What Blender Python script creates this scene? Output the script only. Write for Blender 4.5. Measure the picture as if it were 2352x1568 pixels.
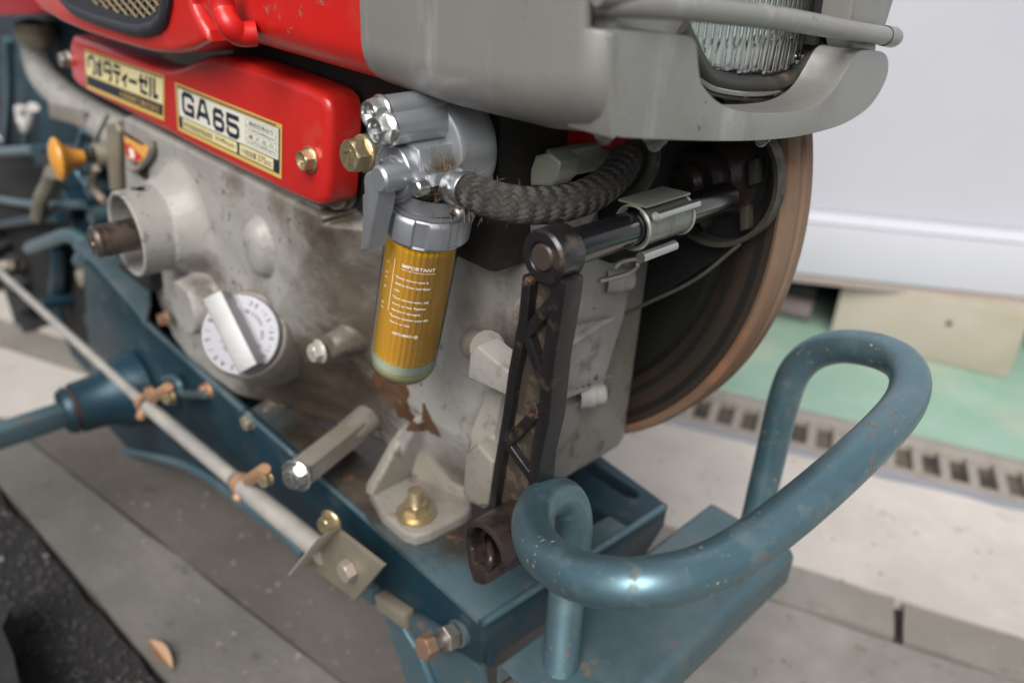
import bpy, bmesh, math, random
import numpy as np
from mathutils import Vector, Matrix, noise as mnoise
random.seed(7)
sc = bpy.context.scene
for o in list(bpy.data.objects): bpy.data.objects.remove(o)
COL = sc.collection
ZC = 0.72                                   # eye height above the ground

# ------------------------------------------------------------------ camera
F_PX = 3200 * 2352 / 4096.0
def _rot(a, b, c):
    a, b, c = map(math.radians, (a, b, c))
    ca, sa, cb, sb, cc, s_ = math.cos(a), math.sin(a), math.cos(b), math.sin(b), math.cos(c), math.sin(c)
    f = np.array([ca*cb, sa*cb, -sb]); r = np.array([sa, -ca, 0.0]); d = -np.cross(r, f)
    return np.array([cc*r + s_*d, -s_*r + cc*d, f])
CAM = _rot(134.15, 27.74, -3.267)
cam = bpy.data.cameras.new('camera'); camo = bpy.data.objects.new('camera', cam); COL.objects.link(camo)
mr = Matrix((( CAM[0][0], -CAM[1][0], -CAM[2][0]), (CAM[0][1], -CAM[1][1], -CAM[2][1]), (CAM[0][2], -CAM[1][2], -CAM[2][2])))
camo.matrix_world = Matrix.Translation((0, 0, ZC)) @ mr.to_4x4()
cam.sensor_width = 36; cam.lens = 28.125; cam.clip_start = 0.02; cam.clip_end = 500
cam.dof.use_dof = True; cam.dof.focus_distance = 0.475; cam.dof.aperture_fstop = 4.0
sc.camera = camo

# ------------------------------------------------------------------ light
world = bpy.data.worlds.new('World'); sc.world = world; world.use_nodes = True
nt = world.node_tree; nt.nodes.clear()
sky = nt.nodes.new('ShaderNodeTexSky'); sky.sky_type = 'NISHITA'; sky.sun_disc = False
sky.sun_elevation = math.radians(52); sky.dust_density = 4; sky.air_density = 1.0; sky.ozone_density = 1.0
hs = nt.nodes.new('ShaderNodeHueSaturation'); hs.inputs['Saturation'].default_value = 0.45
bg = nt.nodes.new('ShaderNodeBackground'); bg.inputs['Strength'].default_value = 0.085
wo = nt.nodes.new('ShaderNodeOutputWorld')
nt.links.new(sky.outputs[0], hs.inputs['Color']); nt.links.new(hs.outputs[0], bg.inputs['Color']); nt.links.new(bg.outputs[0], wo.inputs['Surface'])
sun = bpy.data.lights.new('sun', 'SUN'); sun.energy = 3.3; sun.angle = math.radians(42); sun.color = (1, .97, .93)
suno = bpy.data.objects.new('sun', sun); COL.objects.link(suno)
SD = Vector((0.42, -0.74, 0.88)).normalized()          # direction towards the sun
suno.rotation_euler = SD.to_track_quat('Z', 'Y').to_euler()
sky.sun_elevation = math.asin(SD.z); sky.sun_rotation = math.atan2(SD.x, SD.y)
sc.view_settings.view_transform = 'Standard'; sc.view_settings.look = 'None'
sc.view_settings.gamma = 1; sc.view_settings.use_curve_mapping = False
sc.view_settings.exposure = 0.20
sc.cycles.max_bounces = 8

# ------------------------------------------------------------------ measuring helpers (frame: eye at 0, X along the machine, Y across, Z up)
def ray(x, y): return CAM.T @ np.array([(x-1176)/F_PX, (y-784)/F_PX, 1.0])
def at(x, y, X=None, Y=None, Z=None, D=None):
    d = ray(x, y)
    t = D if D is not None else X/d[0] if X is not None else Y/d[1] if Y is not None else Z/d[2]
    return Vector(d*t)
def pts(l, **k): return [at(px, py, **k) for px, py in l]

# ------------------------------------------------------------------ materials
MATS = {}
def mat(name, base, rough=.5, metal=0., var=None, layers=(), bump=None, coat=0., trans=0., ior=1.45, alpha=1, spec=None, rvar=0., stripes=None, spots=()):
    if name in MATS: return MATS[name]
    m = bpy.data.materials.new(name); m.use_nodes = True; n = m.node_tree; N = n.nodes; L = n.links
    b = N['Principled BSDF']; tc = N.new('ShaderNodeTexCoord')
    def noise(scale, detail=5, ro=.6, st=None, off=0):
        mp = N.new('ShaderNodeMapping'); L.new(tc.outputs['Object'], mp.inputs['Vector'])
        mp.inputs['Location'].default_value = (off, off*.7, off*1.3)
        if st: mp.inputs['Scale'].default_value = st
        q = N.new('ShaderNodeTexNoise'); q.inputs['Scale'].default_value = scale; q.inputs['Detail'].default_value = detail
        q.inputs['Roughness'].default_value = ro; L.new(mp.outputs[0], q.inputs['Vector']); return q.outputs['Fac']
    def ramp(src, lo, hi):
        r = N.new('ShaderNodeMapRange'); r.clamp = True; L.new(src, r.inputs['Value'])
        r.inputs['From Min'].default_value = lo; r.inputs['From Max'].default_value = hi; return r.outputs[0]
    def mixc(fac, a, c):
        x = N.new('ShaderNodeMix'); x.data_type = 'RGBA'; L.new(fac, x.inputs[0])
        if isinstance(a, tuple): x.inputs[6].default_value = (*a, 1)
        else: L.new(a, x.inputs[6])
        x.inputs[7].default_value = (*c, 1); return x.outputs[2]
    def mixf(fac, a, c):
        x = N.new('ShaderNodeMix'); x.data_type = 'FLOAT'; L.new(fac, x.inputs[0])
        if isinstance(a, (int, float)): x.inputs[2].default_value = a
        else: L.new(a, x.inputs[2])
        x.inputs[3].default_value = c; return x.outputs[0]
    col = base; ro = rough; me = metal; i = 0
    if var:
        col = mixc(ramp(noise(var[1], 4, .55, off=3.1), .3, .7), base, var[0])
    if spots:
        geo = N.new('ShaderNodeNewGeometry'); nz = noise(38, 7, .7, off=21)
        for (sx, sy, sz, rad, c, amt) in spots:
            vm = N.new('ShaderNodeVectorMath'); vm.operation = 'DISTANCE'; L.new(geo.outputs['Position'], vm.inputs[0]); vm.inputs[1].default_value = (sx, sy, sz + ZC)
            a1 = N.new('ShaderNodeMath'); a1.operation = 'MULTIPLY_ADD'; L.new(vm.outputs['Value'], a1.inputs[0]); a1.inputs[1].default_value = -1.0/rad; a1.inputs[2].default_value = .52
            a2 = N.new('ShaderNodeMath'); a2.operation = 'ADD'; L.new(a1.outputs[0], a2.inputs[0]); L.new(nz, a2.inputs[1])
            fm = ramp(a2.outputs[0], .30, .85); k = N.new('ShaderNodeMath'); k.operation = 'MULTIPLY'; L.new(fm, k.inputs[0]); k.inputs[1].default_value = amt
            col = mixc(k.outputs[0], col, c)
    hs_ = []
    for ly in layers:
        i += 1
        c, scale, lo, hi, r = ly[:5]; st = ly[5] if len(ly) > 5 else None; amt = ly[6] if len(ly) > 6 else 1
        f = ramp(noise(scale, 8, .68, st, off=i*5.3), lo, hi)
        if scale >= 70:                                    # small flaws come in clusters
            cm = N.new('ShaderNodeMath'); cm.operation = 'MULTIPLY'; L.new(f, cm.inputs[0]); L.new(ramp(noise(scale*.16, 4, .6, off=i*7.9), .51, .60), cm.inputs[1]); f = cm.outputs[0]
        if amt < 1:
            k = N.new('ShaderNodeMath'); k.operation = 'MULTIPLY'; L.new(f, k.inputs[0]); k.inputs[1].default_value = amt; f = k.outputs[0]
        col = mixc(f, col, c); ro = mixf(f, ro, r)
        if metal > 0: me = mixf(f, me, 0.0)
        hs_.append(f)
    if isinstance(col, tuple): b.inputs['Base Color'].default_value = (*col, 1)
    else: L.new(col, b.inputs['Base Color'])
    if rvar:
        k = N.new('ShaderNodeMath'); k.operation = 'MULTIPLY_ADD'; L.new(noise(60, 6, .7, off=9), k.inputs[0]); k.inputs[1].default_value = rvar
        if isinstance(ro, (int, float)): k.inputs[2].default_value = ro - rvar/2
        else:
            a2 = N.new('ShaderNodeMath'); a2.operation = 'ADD'; L.new(ro, a2.inputs[0]); a2.inputs[1].default_value = -rvar/2; L.new(a2.outputs[0], k.inputs[2])
        ro = k.outputs[0]
    if isinstance(ro, (int, float)): b.inputs['Roughness'].default_value = ro
    else: L.new(ro, b.inputs['Roughness'])
    if isinstance(me, (int, float)): b.inputs['Metallic'].default_value = me
    else: L.new(me, b.inputs['Metallic'])
    b.inputs['Coat Weight'].default_value = coat; b.inputs['Coat Roughness'].default_value = .15
    b.inputs['Transmission Weight'].default_value = trans; b.inputs['IOR'].default_value = ior; b.inputs['Alpha'].default_value = alpha
    if bump:
        h = noise(bump[0], 6, .65, off=1.7)
        bp = N.new('ShaderNodeBump'); bp.inputs['Strength'].default_value = bump[1]; bp.inputs['Distance'].default_value = bump[2] if len(bump) > 2 else .0006
        L.new(h, bp.inputs['Height']); nrm = bp.outputs[0]
        if hs_:
            b2 = N.new('ShaderNodeBump'); b2.inputs['Strength'].default_value = .5; b2.inputs['Distance'].default_value = .0003
            L.new(hs_[-1], b2.inputs['Height']); L.new(nrm, b2.inputs['Normal']); nrm = b2.outputs[0]
        L.new(nrm, b.inputs['Normal'])
    MATS[name] = m; return m

DIRT = (.09, .065, .045); RUST = (.20, .07, .025); DUST = (.30, .24, .18)
M_red = mat('red paint', (.54, .018, .014), .34, var=((.44, .015, .013), 9), layers=[(DUST, 14, .56, .80, .6, None, .30), ((.17, .11, .07), 60, .685, .70, .8)], bump=(90, .12), coat=.35, rvar=.12)
M_redchip = mat('chipped red paint', (.58, .013, .010), .38, var=((.48, .012, .010), 9), layers=[((.30, .18, .12), 16, .55, .8, .6, None, .3), ((.20, .15, .10), 55, .62, .64, .85)], bump=(90, .15), coat=.2, rvar=.12)
def SP(px, py, Y, r, c, a):
    v = at(px, py, Y=Y); return (v.x, v.y, v.z, r, c, a)
GRIME_SHADE = (.060, .045, .032); GR2 = (.13, .10, .07)  # dirt brown, on the case also used to paint in shade
_sp = [SP(760, 520, .31, .040, GRIME_SHADE, .9), (SP(640, 475, .30, .030, GR2, .8)), SP(540, 420, .30, .025, GR2, .7), SP(700, 500, .30, .03, GRIME_SHADE, .7),
       SP(470, 640, .29, .040, GRIME_SHADE, .9), SP(330, 600, .30, .03, GR2, .8), SP(600, 700, .30, .035, GR2, .8), SP(640, 905, .32, .10, GRIME_SHADE, 1.), SP(720, 890, .335, .13, GRIME_SHADE, 1.), SP(790, 860, .35, .11, GRIME_SHADE, 1.), SP(690, 980, .33, .13, GRIME_SHADE, 1.), SP(800, 880, .34, .12, GRIME_SHADE, .9),  # underside spots below the dial: oily dirt together with painted shade
       SP(830, 600, .33, .11, GRIME_SHADE, .8), SP(800, 720, .33, .08, GR2, .7), SP(850, 760, .34, .08, GRIME_SHADE, .8), SP(800, 960, .34, .09, GRIME_SHADE, 1.), SP(1060, 1090, .36, .05, GRIME_SHADE, .8), SP(900, 1090, .33, .035, GRIME_SHADE, .8), SP(1000, 1100, .35, .03, GR2, .8),  # the spots left of the cup paint in shade
       SP(1120, 700, .36, .04, GR2, .7), SP(1200, 800, .36, .05, GRIME_SHADE, .8), SP(380, 560, .25, .022, GR2, .6), SP(1130, 1000, .35, .04, GR2, .7), SP(640, 1000, .32, .05, GRIME_SHADE, .8)]
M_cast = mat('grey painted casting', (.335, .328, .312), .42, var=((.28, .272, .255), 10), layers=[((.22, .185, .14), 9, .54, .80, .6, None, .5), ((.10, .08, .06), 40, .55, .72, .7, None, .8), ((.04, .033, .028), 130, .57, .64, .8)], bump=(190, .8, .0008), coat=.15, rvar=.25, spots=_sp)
M_cast2 = mat('dirty grey casting', (.26, .245, .22), .5, var=((.18, .165, .14), 14), layers=[((.15, .12, .09), 12, .44, .72, .65, None, .8), ((.06, .045, .035), 60, .55, .70, .75, None, .8)], bump=(180, .5), rvar=.2)
M_hood = mat('silver grey paint', (.31, .305, .292), .36, .35, var=((.26, .255, .243), 8), layers=[((.44, .435, .42), 26, .57, .68, .6, (1, 1, .10), .55), ((.15, .12, .085), 12, .50, .78, .6, None, .7), ((.12, .09, .06), 110, .64, .69, .7)], bump=(260, .22, .0003), rvar=.15)
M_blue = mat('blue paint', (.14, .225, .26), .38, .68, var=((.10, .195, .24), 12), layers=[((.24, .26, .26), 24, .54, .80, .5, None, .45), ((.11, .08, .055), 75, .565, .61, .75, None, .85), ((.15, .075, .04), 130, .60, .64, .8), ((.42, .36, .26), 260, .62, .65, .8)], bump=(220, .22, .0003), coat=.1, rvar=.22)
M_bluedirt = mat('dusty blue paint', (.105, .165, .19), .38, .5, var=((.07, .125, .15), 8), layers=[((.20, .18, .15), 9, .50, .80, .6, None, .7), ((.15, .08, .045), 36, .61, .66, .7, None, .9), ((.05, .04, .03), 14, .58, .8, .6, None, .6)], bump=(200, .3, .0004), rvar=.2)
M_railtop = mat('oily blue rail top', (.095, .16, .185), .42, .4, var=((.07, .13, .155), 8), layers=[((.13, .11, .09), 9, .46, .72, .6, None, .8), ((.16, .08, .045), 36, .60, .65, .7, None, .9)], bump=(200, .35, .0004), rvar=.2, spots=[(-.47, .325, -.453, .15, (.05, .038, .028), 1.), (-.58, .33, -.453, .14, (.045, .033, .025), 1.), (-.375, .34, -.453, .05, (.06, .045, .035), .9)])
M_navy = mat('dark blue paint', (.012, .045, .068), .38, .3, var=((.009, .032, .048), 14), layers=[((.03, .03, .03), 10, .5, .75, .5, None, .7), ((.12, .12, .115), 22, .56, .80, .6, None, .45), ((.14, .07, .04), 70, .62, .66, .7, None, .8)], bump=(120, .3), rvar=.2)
M_alu = mat('die cast aluminium', (.45, .47, .50), .40, .75, var=((.38, .40, .43), 30), layers=[((.20, .17, .13), 45, .60, .80, .7, None, .4), ((.12, .10, .08), 260, .68, .72, .8)], bump=(420, .30, .0003), rvar=.15)
M_zinc = mat('zinc plate', (.62, .63, .62), .26, .95, layers=[((.35, .28, .18), 80, .60, .75, .6, None, .6)], bump=(300, .2, .0002))
M_brass = mat('yellow passivated steel', (.52, .43, .27), .35, .85, layers=[((.20, .13, .07), 90, .50, .72, .6, None, .8)], bump=(300, .25, .0002))
M_steel = mat('dull steel', (.36, .33, .30), .42, .85, layers=[((.22, .12, .07), 90, .48, .70, .7, None, .75)], bump=(260, .3, .0002))
M_shaft = mat('greased shaft steel', (.20, .165, .14), .25, .9, layers=[((.05, .035, .025), 40, .5, .75, .4)], bump=(160, .3))
M_copper = mat('copper coloured clamp', (.52, .30, .18), .4, .5, layers=[((.22, .11, .06), 110, .55, .75, .7, None, .6)])
M_rod = mat('worn grey rod', (.46, .44, .38), .38, .25, var=((.30, .29, .30), 22), layers=[((.28, .20, .12), 60, .60, .78, .7, None, .6)], bump=(160, .2))
M_bracket = mat('galvanized bracket', (.34, .31, .24), .45, .5, var=((.24, .21, .16), 20), layers=[((.16, .11, .07), 60, .58, .78, .7, None, .7)], bump=(220, .3))
M_black = mat('black enamel', (.013, .012, .013), .30, 0, layers=[((.12, .088, .06), 45, .56, .70, .8, None, .6), ((.17, .085, .045), 38, .60, .68, .85)], bump=(180, .5), coat=.3, rvar=.2)
M_blackg = mat('glossy black tube', (.008, .008, .010), .16, 0, layers=[((.20, .14, .08), 60, .66, .74, .7, None, .6)], coat=.5)
M_brownblk = mat('oily brown black iron', (.035, .024, .022), .30, .1, layers=[((.012, .01, .01), 60, .5, .6, .3)], bump=(140, .4), coat=.2)
M_dark = mat('black for parts and shade', (.008, .008, .009), .8)  # black parts; in holes and insides the black stands for shade
M_rubber = mat('dark rubber', (.018, .018, .020), .6, bump=(200, .3), layers=[((.06, .05, .04), 60, .55, .75, .8, None, .5)])
M_sealg = mat('grey black rubber frame', (.032, .034, .040), .5, bump=(200, .2))
M_rustrim = mat('rusty rim', (.16, .085, .048), .6, .2, var=((.24, .165, .115), 9), layers=[((.28, .12, .06), 18, .5, .7, .7, None, .8), ((.10, .05, .03), 50, .6, .75, .7, None, .6)], bump=(160, .4))
M_flyface = mat('dark flywheel face', (.020, .020, .018), .42, .3, layers=[((.06, .035, .022), 9, .55, .80, .6, None, .6)], bump=(60, .2))
M_flyring = mat('brown flywheel ring', (.055, .035, .024), .5, .3, var=((.04, .032, .026), 8), bump=(60, .2))
M_amber = mat('amber plastic knob', (.62, .28, .045), .3, layers=[((.25, .10, .03), 30, .58, .75, .5, None, .5)], coat=.2)
M_paper = mat('orange filter paper', (1.0, .62, .008), .45)
M_white = mat('white print', (.85, .82, .76), .5)
M_cream = mat('cream decal ground', (.70, .70, .60), .30)
M_creamy = mat('yellowed decal ground', (.72, .62, .28), .32, var=((.75, .68, .42), 40))
M_gold = mat('gold decal border', (.62, .42, .12), .35)
M_ink = mat('dark navy print', (.020, .024, .040), .35)
M_dialgrip = mat('cast dial grip', (.36, .365, .37), .45, .3, var=((.30, .30, .30), 30), layers=[((.14, .12, .10), 70, .60, .75, .7, None, .6)], bump=(260, .3))
M_dial = mat('silver dial plate', (.27, .27, .295), .34, .35, layers=[((.55, .55, .6), 22, .56, .58, .15, None, .8), ((.25, .22, .19), 70, .62, .75, .6, None, .6)], bump=(200, .12, .0002))
M_hosein = mat('black inner hose', (.015, .013, .012), .7)
M_braid = mat('braided yarn', (.062, .055, .049), .62, var=((.030, .028, .028), 70), layers=[((.26, .18, .11), 60, .60, .72, .9, None, .8)], bump=(1400, .8, .0003))
M_yarn = mat('frayed brown yarn', (.075, .055, .04), .85, var=((.20, .15, .10), 120))
M_olive = mat('pale green steel', (.33, .35, .29), .4, .3, layers=[((.07, .055, .04), 50, .55, .72, .7, None, .8)], bump=(200, .3))
M_chrome = mat('old chrome', (.62, .62, .62), .14, 1, layers=[((.20, .15, .10), 60, .56, .68, .6, None, .8)], bump=(200, .1))
M_brick = mat('stain', (.17, .07, .025), .35)
def glass_mat(name, col, rough, tw=1.0):
    return mat(name, col, rough, trans=tw, ior=1.46)
M_lens = glass_mat('fluted lamp glass', (.97, .98, .98), .07)
M_drop = glass_mat('water', (1, 1, 1), 0)
M_refl = mat('lamp reflector', (.85, .86, .86), .12, 1)

# thin clear plastic cup: fresnel gloss over a see-through wall
def clear_plastic():
    m = bpy.data.materials.new('clear plastic cup'); m.use_nodes = True; n = m.node_tree; n.nodes.clear()
    o = n.nodes.new('ShaderNodeOutputMaterial'); t = n.nodes.new('ShaderNodeBsdfTransparent'); g = n.nodes.new('ShaderNodeBsdfGlossy')
    d = n.nodes.new('ShaderNodeBsdfDiffuse'); d.inputs[0].default_value = (.75, .80, .70, 1)
    t.inputs[0].default_value = (.97, .97, .93, 1); g.inputs['Roughness'].default_value = .12
    fr = n.nodes.new('ShaderNodeFresnel'); fr.inputs[0].default_value = 1.45
    a = n.nodes.new('ShaderNodeMixShader'); a.inputs[0].default_value = .035
    b = n.nodes.new('ShaderNodeMixShader')
    n.links.new(t.outputs[0], a.inputs[1]); n.links.new(d.outputs[0], a.inputs[2])
    n.links.new(fr.outputs[0], b.inputs[0]); n.links.new(a.outputs[0], b.inputs[1]); n.links.new(g.outputs[0], b.inputs[2])
    n.links.new(b.outputs[0], o.inputs[0]); return m
M_cup = clear_plastic()
M_fuel = mat('yellow fuel', (.98, .93, .52), .2, trans=.05, ior=1.38)
M_cupbot = mat('milky cup end', (.82, .92, .82), .25, trans=.05, ior=1.4)

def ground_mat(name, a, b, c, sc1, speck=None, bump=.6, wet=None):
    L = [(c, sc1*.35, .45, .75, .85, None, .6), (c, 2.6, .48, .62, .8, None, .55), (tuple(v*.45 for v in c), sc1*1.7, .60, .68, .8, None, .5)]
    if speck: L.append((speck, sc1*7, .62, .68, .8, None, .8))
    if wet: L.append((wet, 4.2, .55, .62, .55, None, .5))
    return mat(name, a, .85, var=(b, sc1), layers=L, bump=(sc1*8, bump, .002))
M_conc = ground_mat('worn concrete', (.46, .43, .395), (.52, .49, .455), (.36, .33, .30), 14, (.58, .55, .52))
M_concg = ground_mat('old grey concrete', (.20, .19, .175), (.26, .245, .225), (.14, .13, .12), 22, (.40, .38, .36))
M_kerb = ground_mat('kerb concrete', (.24, .225, .205), (.20, .19, .17), (.16, .14, .12), 16, (.34, .32, .29))
M_gut = ground_mat('stained and shaded gutter concrete', (.16, .15, .138), (.125, .118, .108), (.085, .078, .07), 12, (.26, .24, .21), 1.)  # base lowered to put shade into the colour, patches are stains
M_slab = ground_mat('dark slab concrete', (.17, .155, .14), (.14, .125, .115), (.11, .095, .08), 9, (.24, .2, .16), .3)
M_asph = ground_mat('black asphalt', (.016, .015, .016), (.026, .024, .024), (.010, .010, .010), 30, (.11, .105, .10), 1.0)
M_green = mat('green painted ground', (.21, .34, .265), .6, var=((.27, .39, .32), 9), layers=[((.40, .40, .31), 5, .50, .70, .7, None, .75), ((.10, .30, .20), 12, .55, .75, .7, None, .5)], bump=(60, .3))
M_joint = mat('dirt in joint', (.035, .03, .026), .9)
M_grate = mat('weathered grating', (.30, .275, .245), .7, .2, layers=[((.14, .10, .07), 20, .5, .75, .8, None, .7)], bump=(90, .4))
M_slabd = ground_mat('concrete slab with painted shade', (.115, .103, .094), (.090, .082, .075), (.060, .052, .046), 9, (.19, .16, .12), .8)
M_fan = mat('dull fan metal', (.10, .092, .072), .45, .4, layers=[((.02, .018, .015), 40, .45, .65, .7)])
M_gratein = mat('drain channel', (.12, .095, .075), .9, var=((.035, .03, .025), 22), bump=(60, .4))
M_shed = mat('white enamelled sheet', (.51, .52, .565), .45, var=((.46, .47, .525), 2.2))
M_skirt = mat('grey brown skirt', (.34, .28, .255), .6)
M_block = mat('mossy concrete block', (.40, .365, .31), .85, var=((.33, .30, .24), 5), layers=[((.24, .23, .12), 4, .50, .72, .9, None, .6), ((.12, .11, .09), 26, .68, .72, .9, None, .8)], bump=(90, .4))
M_pink = mat('grey pipe plastic', (.22, .17, .17), .5)
M_leaf = mat('dry leaf', (.36, .23, .14), .7, bump=(100, .3))
M_sprig = mat('green blade', (.12, .22, .06), .6)
M_pud = mat('wet joint', (.22, .23, .27), .08, spec=1)

# ------------------------------------------------------------------ object helpers
def root(name, label, cat, loc, group=None):
    o = bpy.data.objects.new(name, None); COL.objects.link(o)
    o.location = (loc[0], loc[1], loc[2] + ZC); o['label'] = label; o['category'] = cat; o.empty_display_size = .05
    if group: o['group'] = group
    return o
def base_of(o):
    while o is not None:
        if 'base' in o: return Vector(o['base'])
        if o.parent is None: return Vector(o.location)
        o = o.parent
    return Vector((0, 0, 0))
def world_loc(o):
    v = Vector((0, 0, 0))
    while o is not None: v += Vector(o.location); o = o.parent
    return v
def link(name, me, m, parent=None, loc=None):
    """verts of me are in the measuring frame; stored relative to the parent's place"""
    off = Vector((0, 0, ZC))
    if parent is not None: off = off - world_loc(parent)
    me.transform(Matrix.Translation(off))
    o = bpy.data.objects.new(name, me); COL.objects.link(o)
    if parent is not None: o.parent = parent
    for mm in (m if isinstance(m, (list, tuple)) else [m]): me.materials.append(mm)
    return o
def finish(bm, name, smooth=True, angle=35):
    bmesh.ops.recalc_face_normals(bm, faces=bm.faces)
    if smooth:
        a = math.radians(angle)
        for f in bm.faces: f.smooth = True
        for e in bm.edges:
            if len(e.link_faces) == 2 and e.calc_face_angle(0) > a: e.smooth = False
    me = bpy.data.meshes.new(name); bm.to_mesh(me); bm.free(); return me
def raw(name, V, Fc, m, parent=None, smooth=True, angle=35, recalc=True):
    bm = bmesh.new(); vs = [bm.verts.new(v) for v in V]
    for f in Fc:
        try: bm.faces.new([vs[i] for i in f])
        except ValueError: pass
    return link(name, finish(bm, name, smooth, angle), m, parent)
def prism_bm(bm, P, ex, bevel=0., seg=3, back_bevel=False):
    """outline P (list of Vector) extruded by vector ex"""
    P = [Vector(p) for p in P]; ex = Vector(ex)
    a = [bm.verts.new(p) for p in P]; b = [bm.verts.new(p + ex) for p in P]; n = len(P)
    f0 = bm.faces.new(a); f1 = bm.faces.new(list(reversed(b))); fs = [f0, f1]
    for i in range(n): fs.append(bm.faces.new([a[i], b[i], b[(i+1) % n], a[(i+1) % n]]))
    bmesh.ops.recalc_face_normals(bm, faces=fs)
    if bevel > 0:
        es = list(f0.edges) + (list(f1.edges) if back_bevel else [])
        bmesh.ops.bevel(bm, geom=es, offset=bevel, segments=seg, affect='EDGES', profile=.5, clamp_overlap=True)
def prism(name, P, ex, m, parent=None, bevel=0., seg=3, back=False, angle=35):
    bm = bmesh.new(); prism_bm(bm, P, ex, bevel, seg, back); return link(name, finish(bm, name, angle=angle), m, parent)
def box_bm(bm, c, u, v, w, bevel=0., seg=2):
    """box centred at c with half-vectors u,v,w"""
    c, u, v, w = map(Vector, (c, u, v, w)); vs = []
    for i in (-1, 1):
        for j in (-1, 1):
            for k in (-1, 1): vs.append(bm.verts.new(c + u*i + v*j + w*k))
    fs = [bm.faces.new([vs[i] for i in q]) for q in ((0,1,3,2),(4,6,7,5),(0,4,5,1),(2,3,7,6),(0,2,6,4),(1,5,7,3))]
    bmesh.ops.recalc_face_normals(bm, faces=fs)
    if bevel > 0: bmesh.ops.bevel(bm, geom=list({e for f in fs for e in f.edges}), offset=bevel, segments=seg, affect='EDGES', profile=.5)
def box(name, c, u, v, w, m, parent=None, bevel=0., seg=2):
    bm = bmesh.new(); box_bm(bm, c, u, v, w, bevel, seg); return link(name, finish(bm, name), m, parent)
def aabox(name, lo, hi, m, parent=None, bevel=0., seg=2):
    lo, hi = Vector(lo), Vector(hi); c = (lo+hi)/2; h = (hi-lo)/2
    return box(name, c, (h.x, 0, 0), (0, h.y, 0), (0, 0, h.z), m, parent, bevel, seg)
def frame_of(d):
    d = Vector(d).normalized(); u = d.orthogonal().normalized(); v = d.cross(u); return d, u, v
def lathe_bm(bm, p, d, prof, n=48, a0=0., a1=2*math.pi, up=None):
    d = Vector(d).normalized(); u = (Vector(up) - Vector(up).dot(d)*d).normalized() if up is not None else d.orthogonal().normalized()
    v = d.cross(u); p = Vector(p); full = abs(a1-a0-2*math.pi) < 1e-6; m = n if full else n+1; R = []
    for t, r in prof:
        if r < 1e-7: R.append([bm.verts.new(p + d*t)])
        else: R.append([bm.verts.new(p + d*t + (u*math.cos(a0+(a1-a0)*i/n) + v*math.sin(a0+(a1-a0)*i/n))*r) for i in range(m)])
    for A, B in zip(R, R[1:]):
        for i in range(n):
            j = (i+1) % m
            q = ([A[0], B[i], B[j]] if len(A) == 1 and len(B) > 1 else [A[i], B[0], A[j]] if len(B) == 1 and len(A) > 1 else [A[i], B[i], B[j], A[j]] if len(A) > 1 else None)
            if q: bm.faces.new(q)
    return R
def lathe(name, p, d, prof, m, parent=None, n=48, a0=0., a1=2*math.pi, up=None, angle=35):
    bm = bmesh.new(); lathe_bm(bm, p, d, prof, n, a0, a1, up); return link(name, finish(bm, name, angle=angle), m, parent)
def rod_prof(L, r, c=.001): return [(0, 0), (0, r-c), (c, r), (L-c, r), (L, r-c), (L, 0)]
def catmull(P, k=10):
    P = [Vector(p) for p in P]; Q = [P[0]*2-P[1]] + P + [P[-1]*2-P[-2]]; out = []
    for i in range(1, len(Q)-2):
        for j in range(k):
            t = j/k; a, b, c, d = Q[i-1], Q[i], Q[i+1], Q[i+2]
            out.append(.5*((2*b) + (c-a)*t + (2*a-5*b+4*c-d)*t*t + (3*b-a-3*c+d)*t**3))
    out.append(P[-1]); return out
def frames(path):
    T = []
    for i in range(len(path)):
        T.append((path[min(i+1, len(path)-1)] - path[max(i-1, 0)]).normalized())
    u = T[0].orthogonal().normalized(); U = []
    for t in T:
        u = (u - u.dot(t)*t).normalized(); U.append(u)
    return T, U
def tube_bm(bm, path, r, n=20, cap=True, flat=None):
    T, U = frames(path); R = []
    for i, (p, t, u) in enumerate(zip(path, T, U)):
        v = t.cross(u); rr = r(i/(len(path)-1)) if callable(r) else r
        R.append([bm.verts.new(p + (u*math.cos(2*math.pi*k/n) + v*math.sin(2*math.pi*k/n))*rr) for k in range(n)])
    for A, B in zip(R, R[1:]):
        for k in range(n): bm.faces.new([A[k], A[(k+1) % n], B[(k+1) % n], B[k]])
    if cap:
        bm.faces.new(R[0]); bm.faces.new(list(reversed(R[-1])))
def tube(name, P, r, m, parent=None, n=24, k=10, smooth=True, cap=True):
    bm = bmesh.new(); tube_bm(bm, catmull(P, k) if smooth else [Vector(p) for p in P], r, n, cap)
    return link(name, finish(bm, name, angle=50), m, parent)

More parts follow.
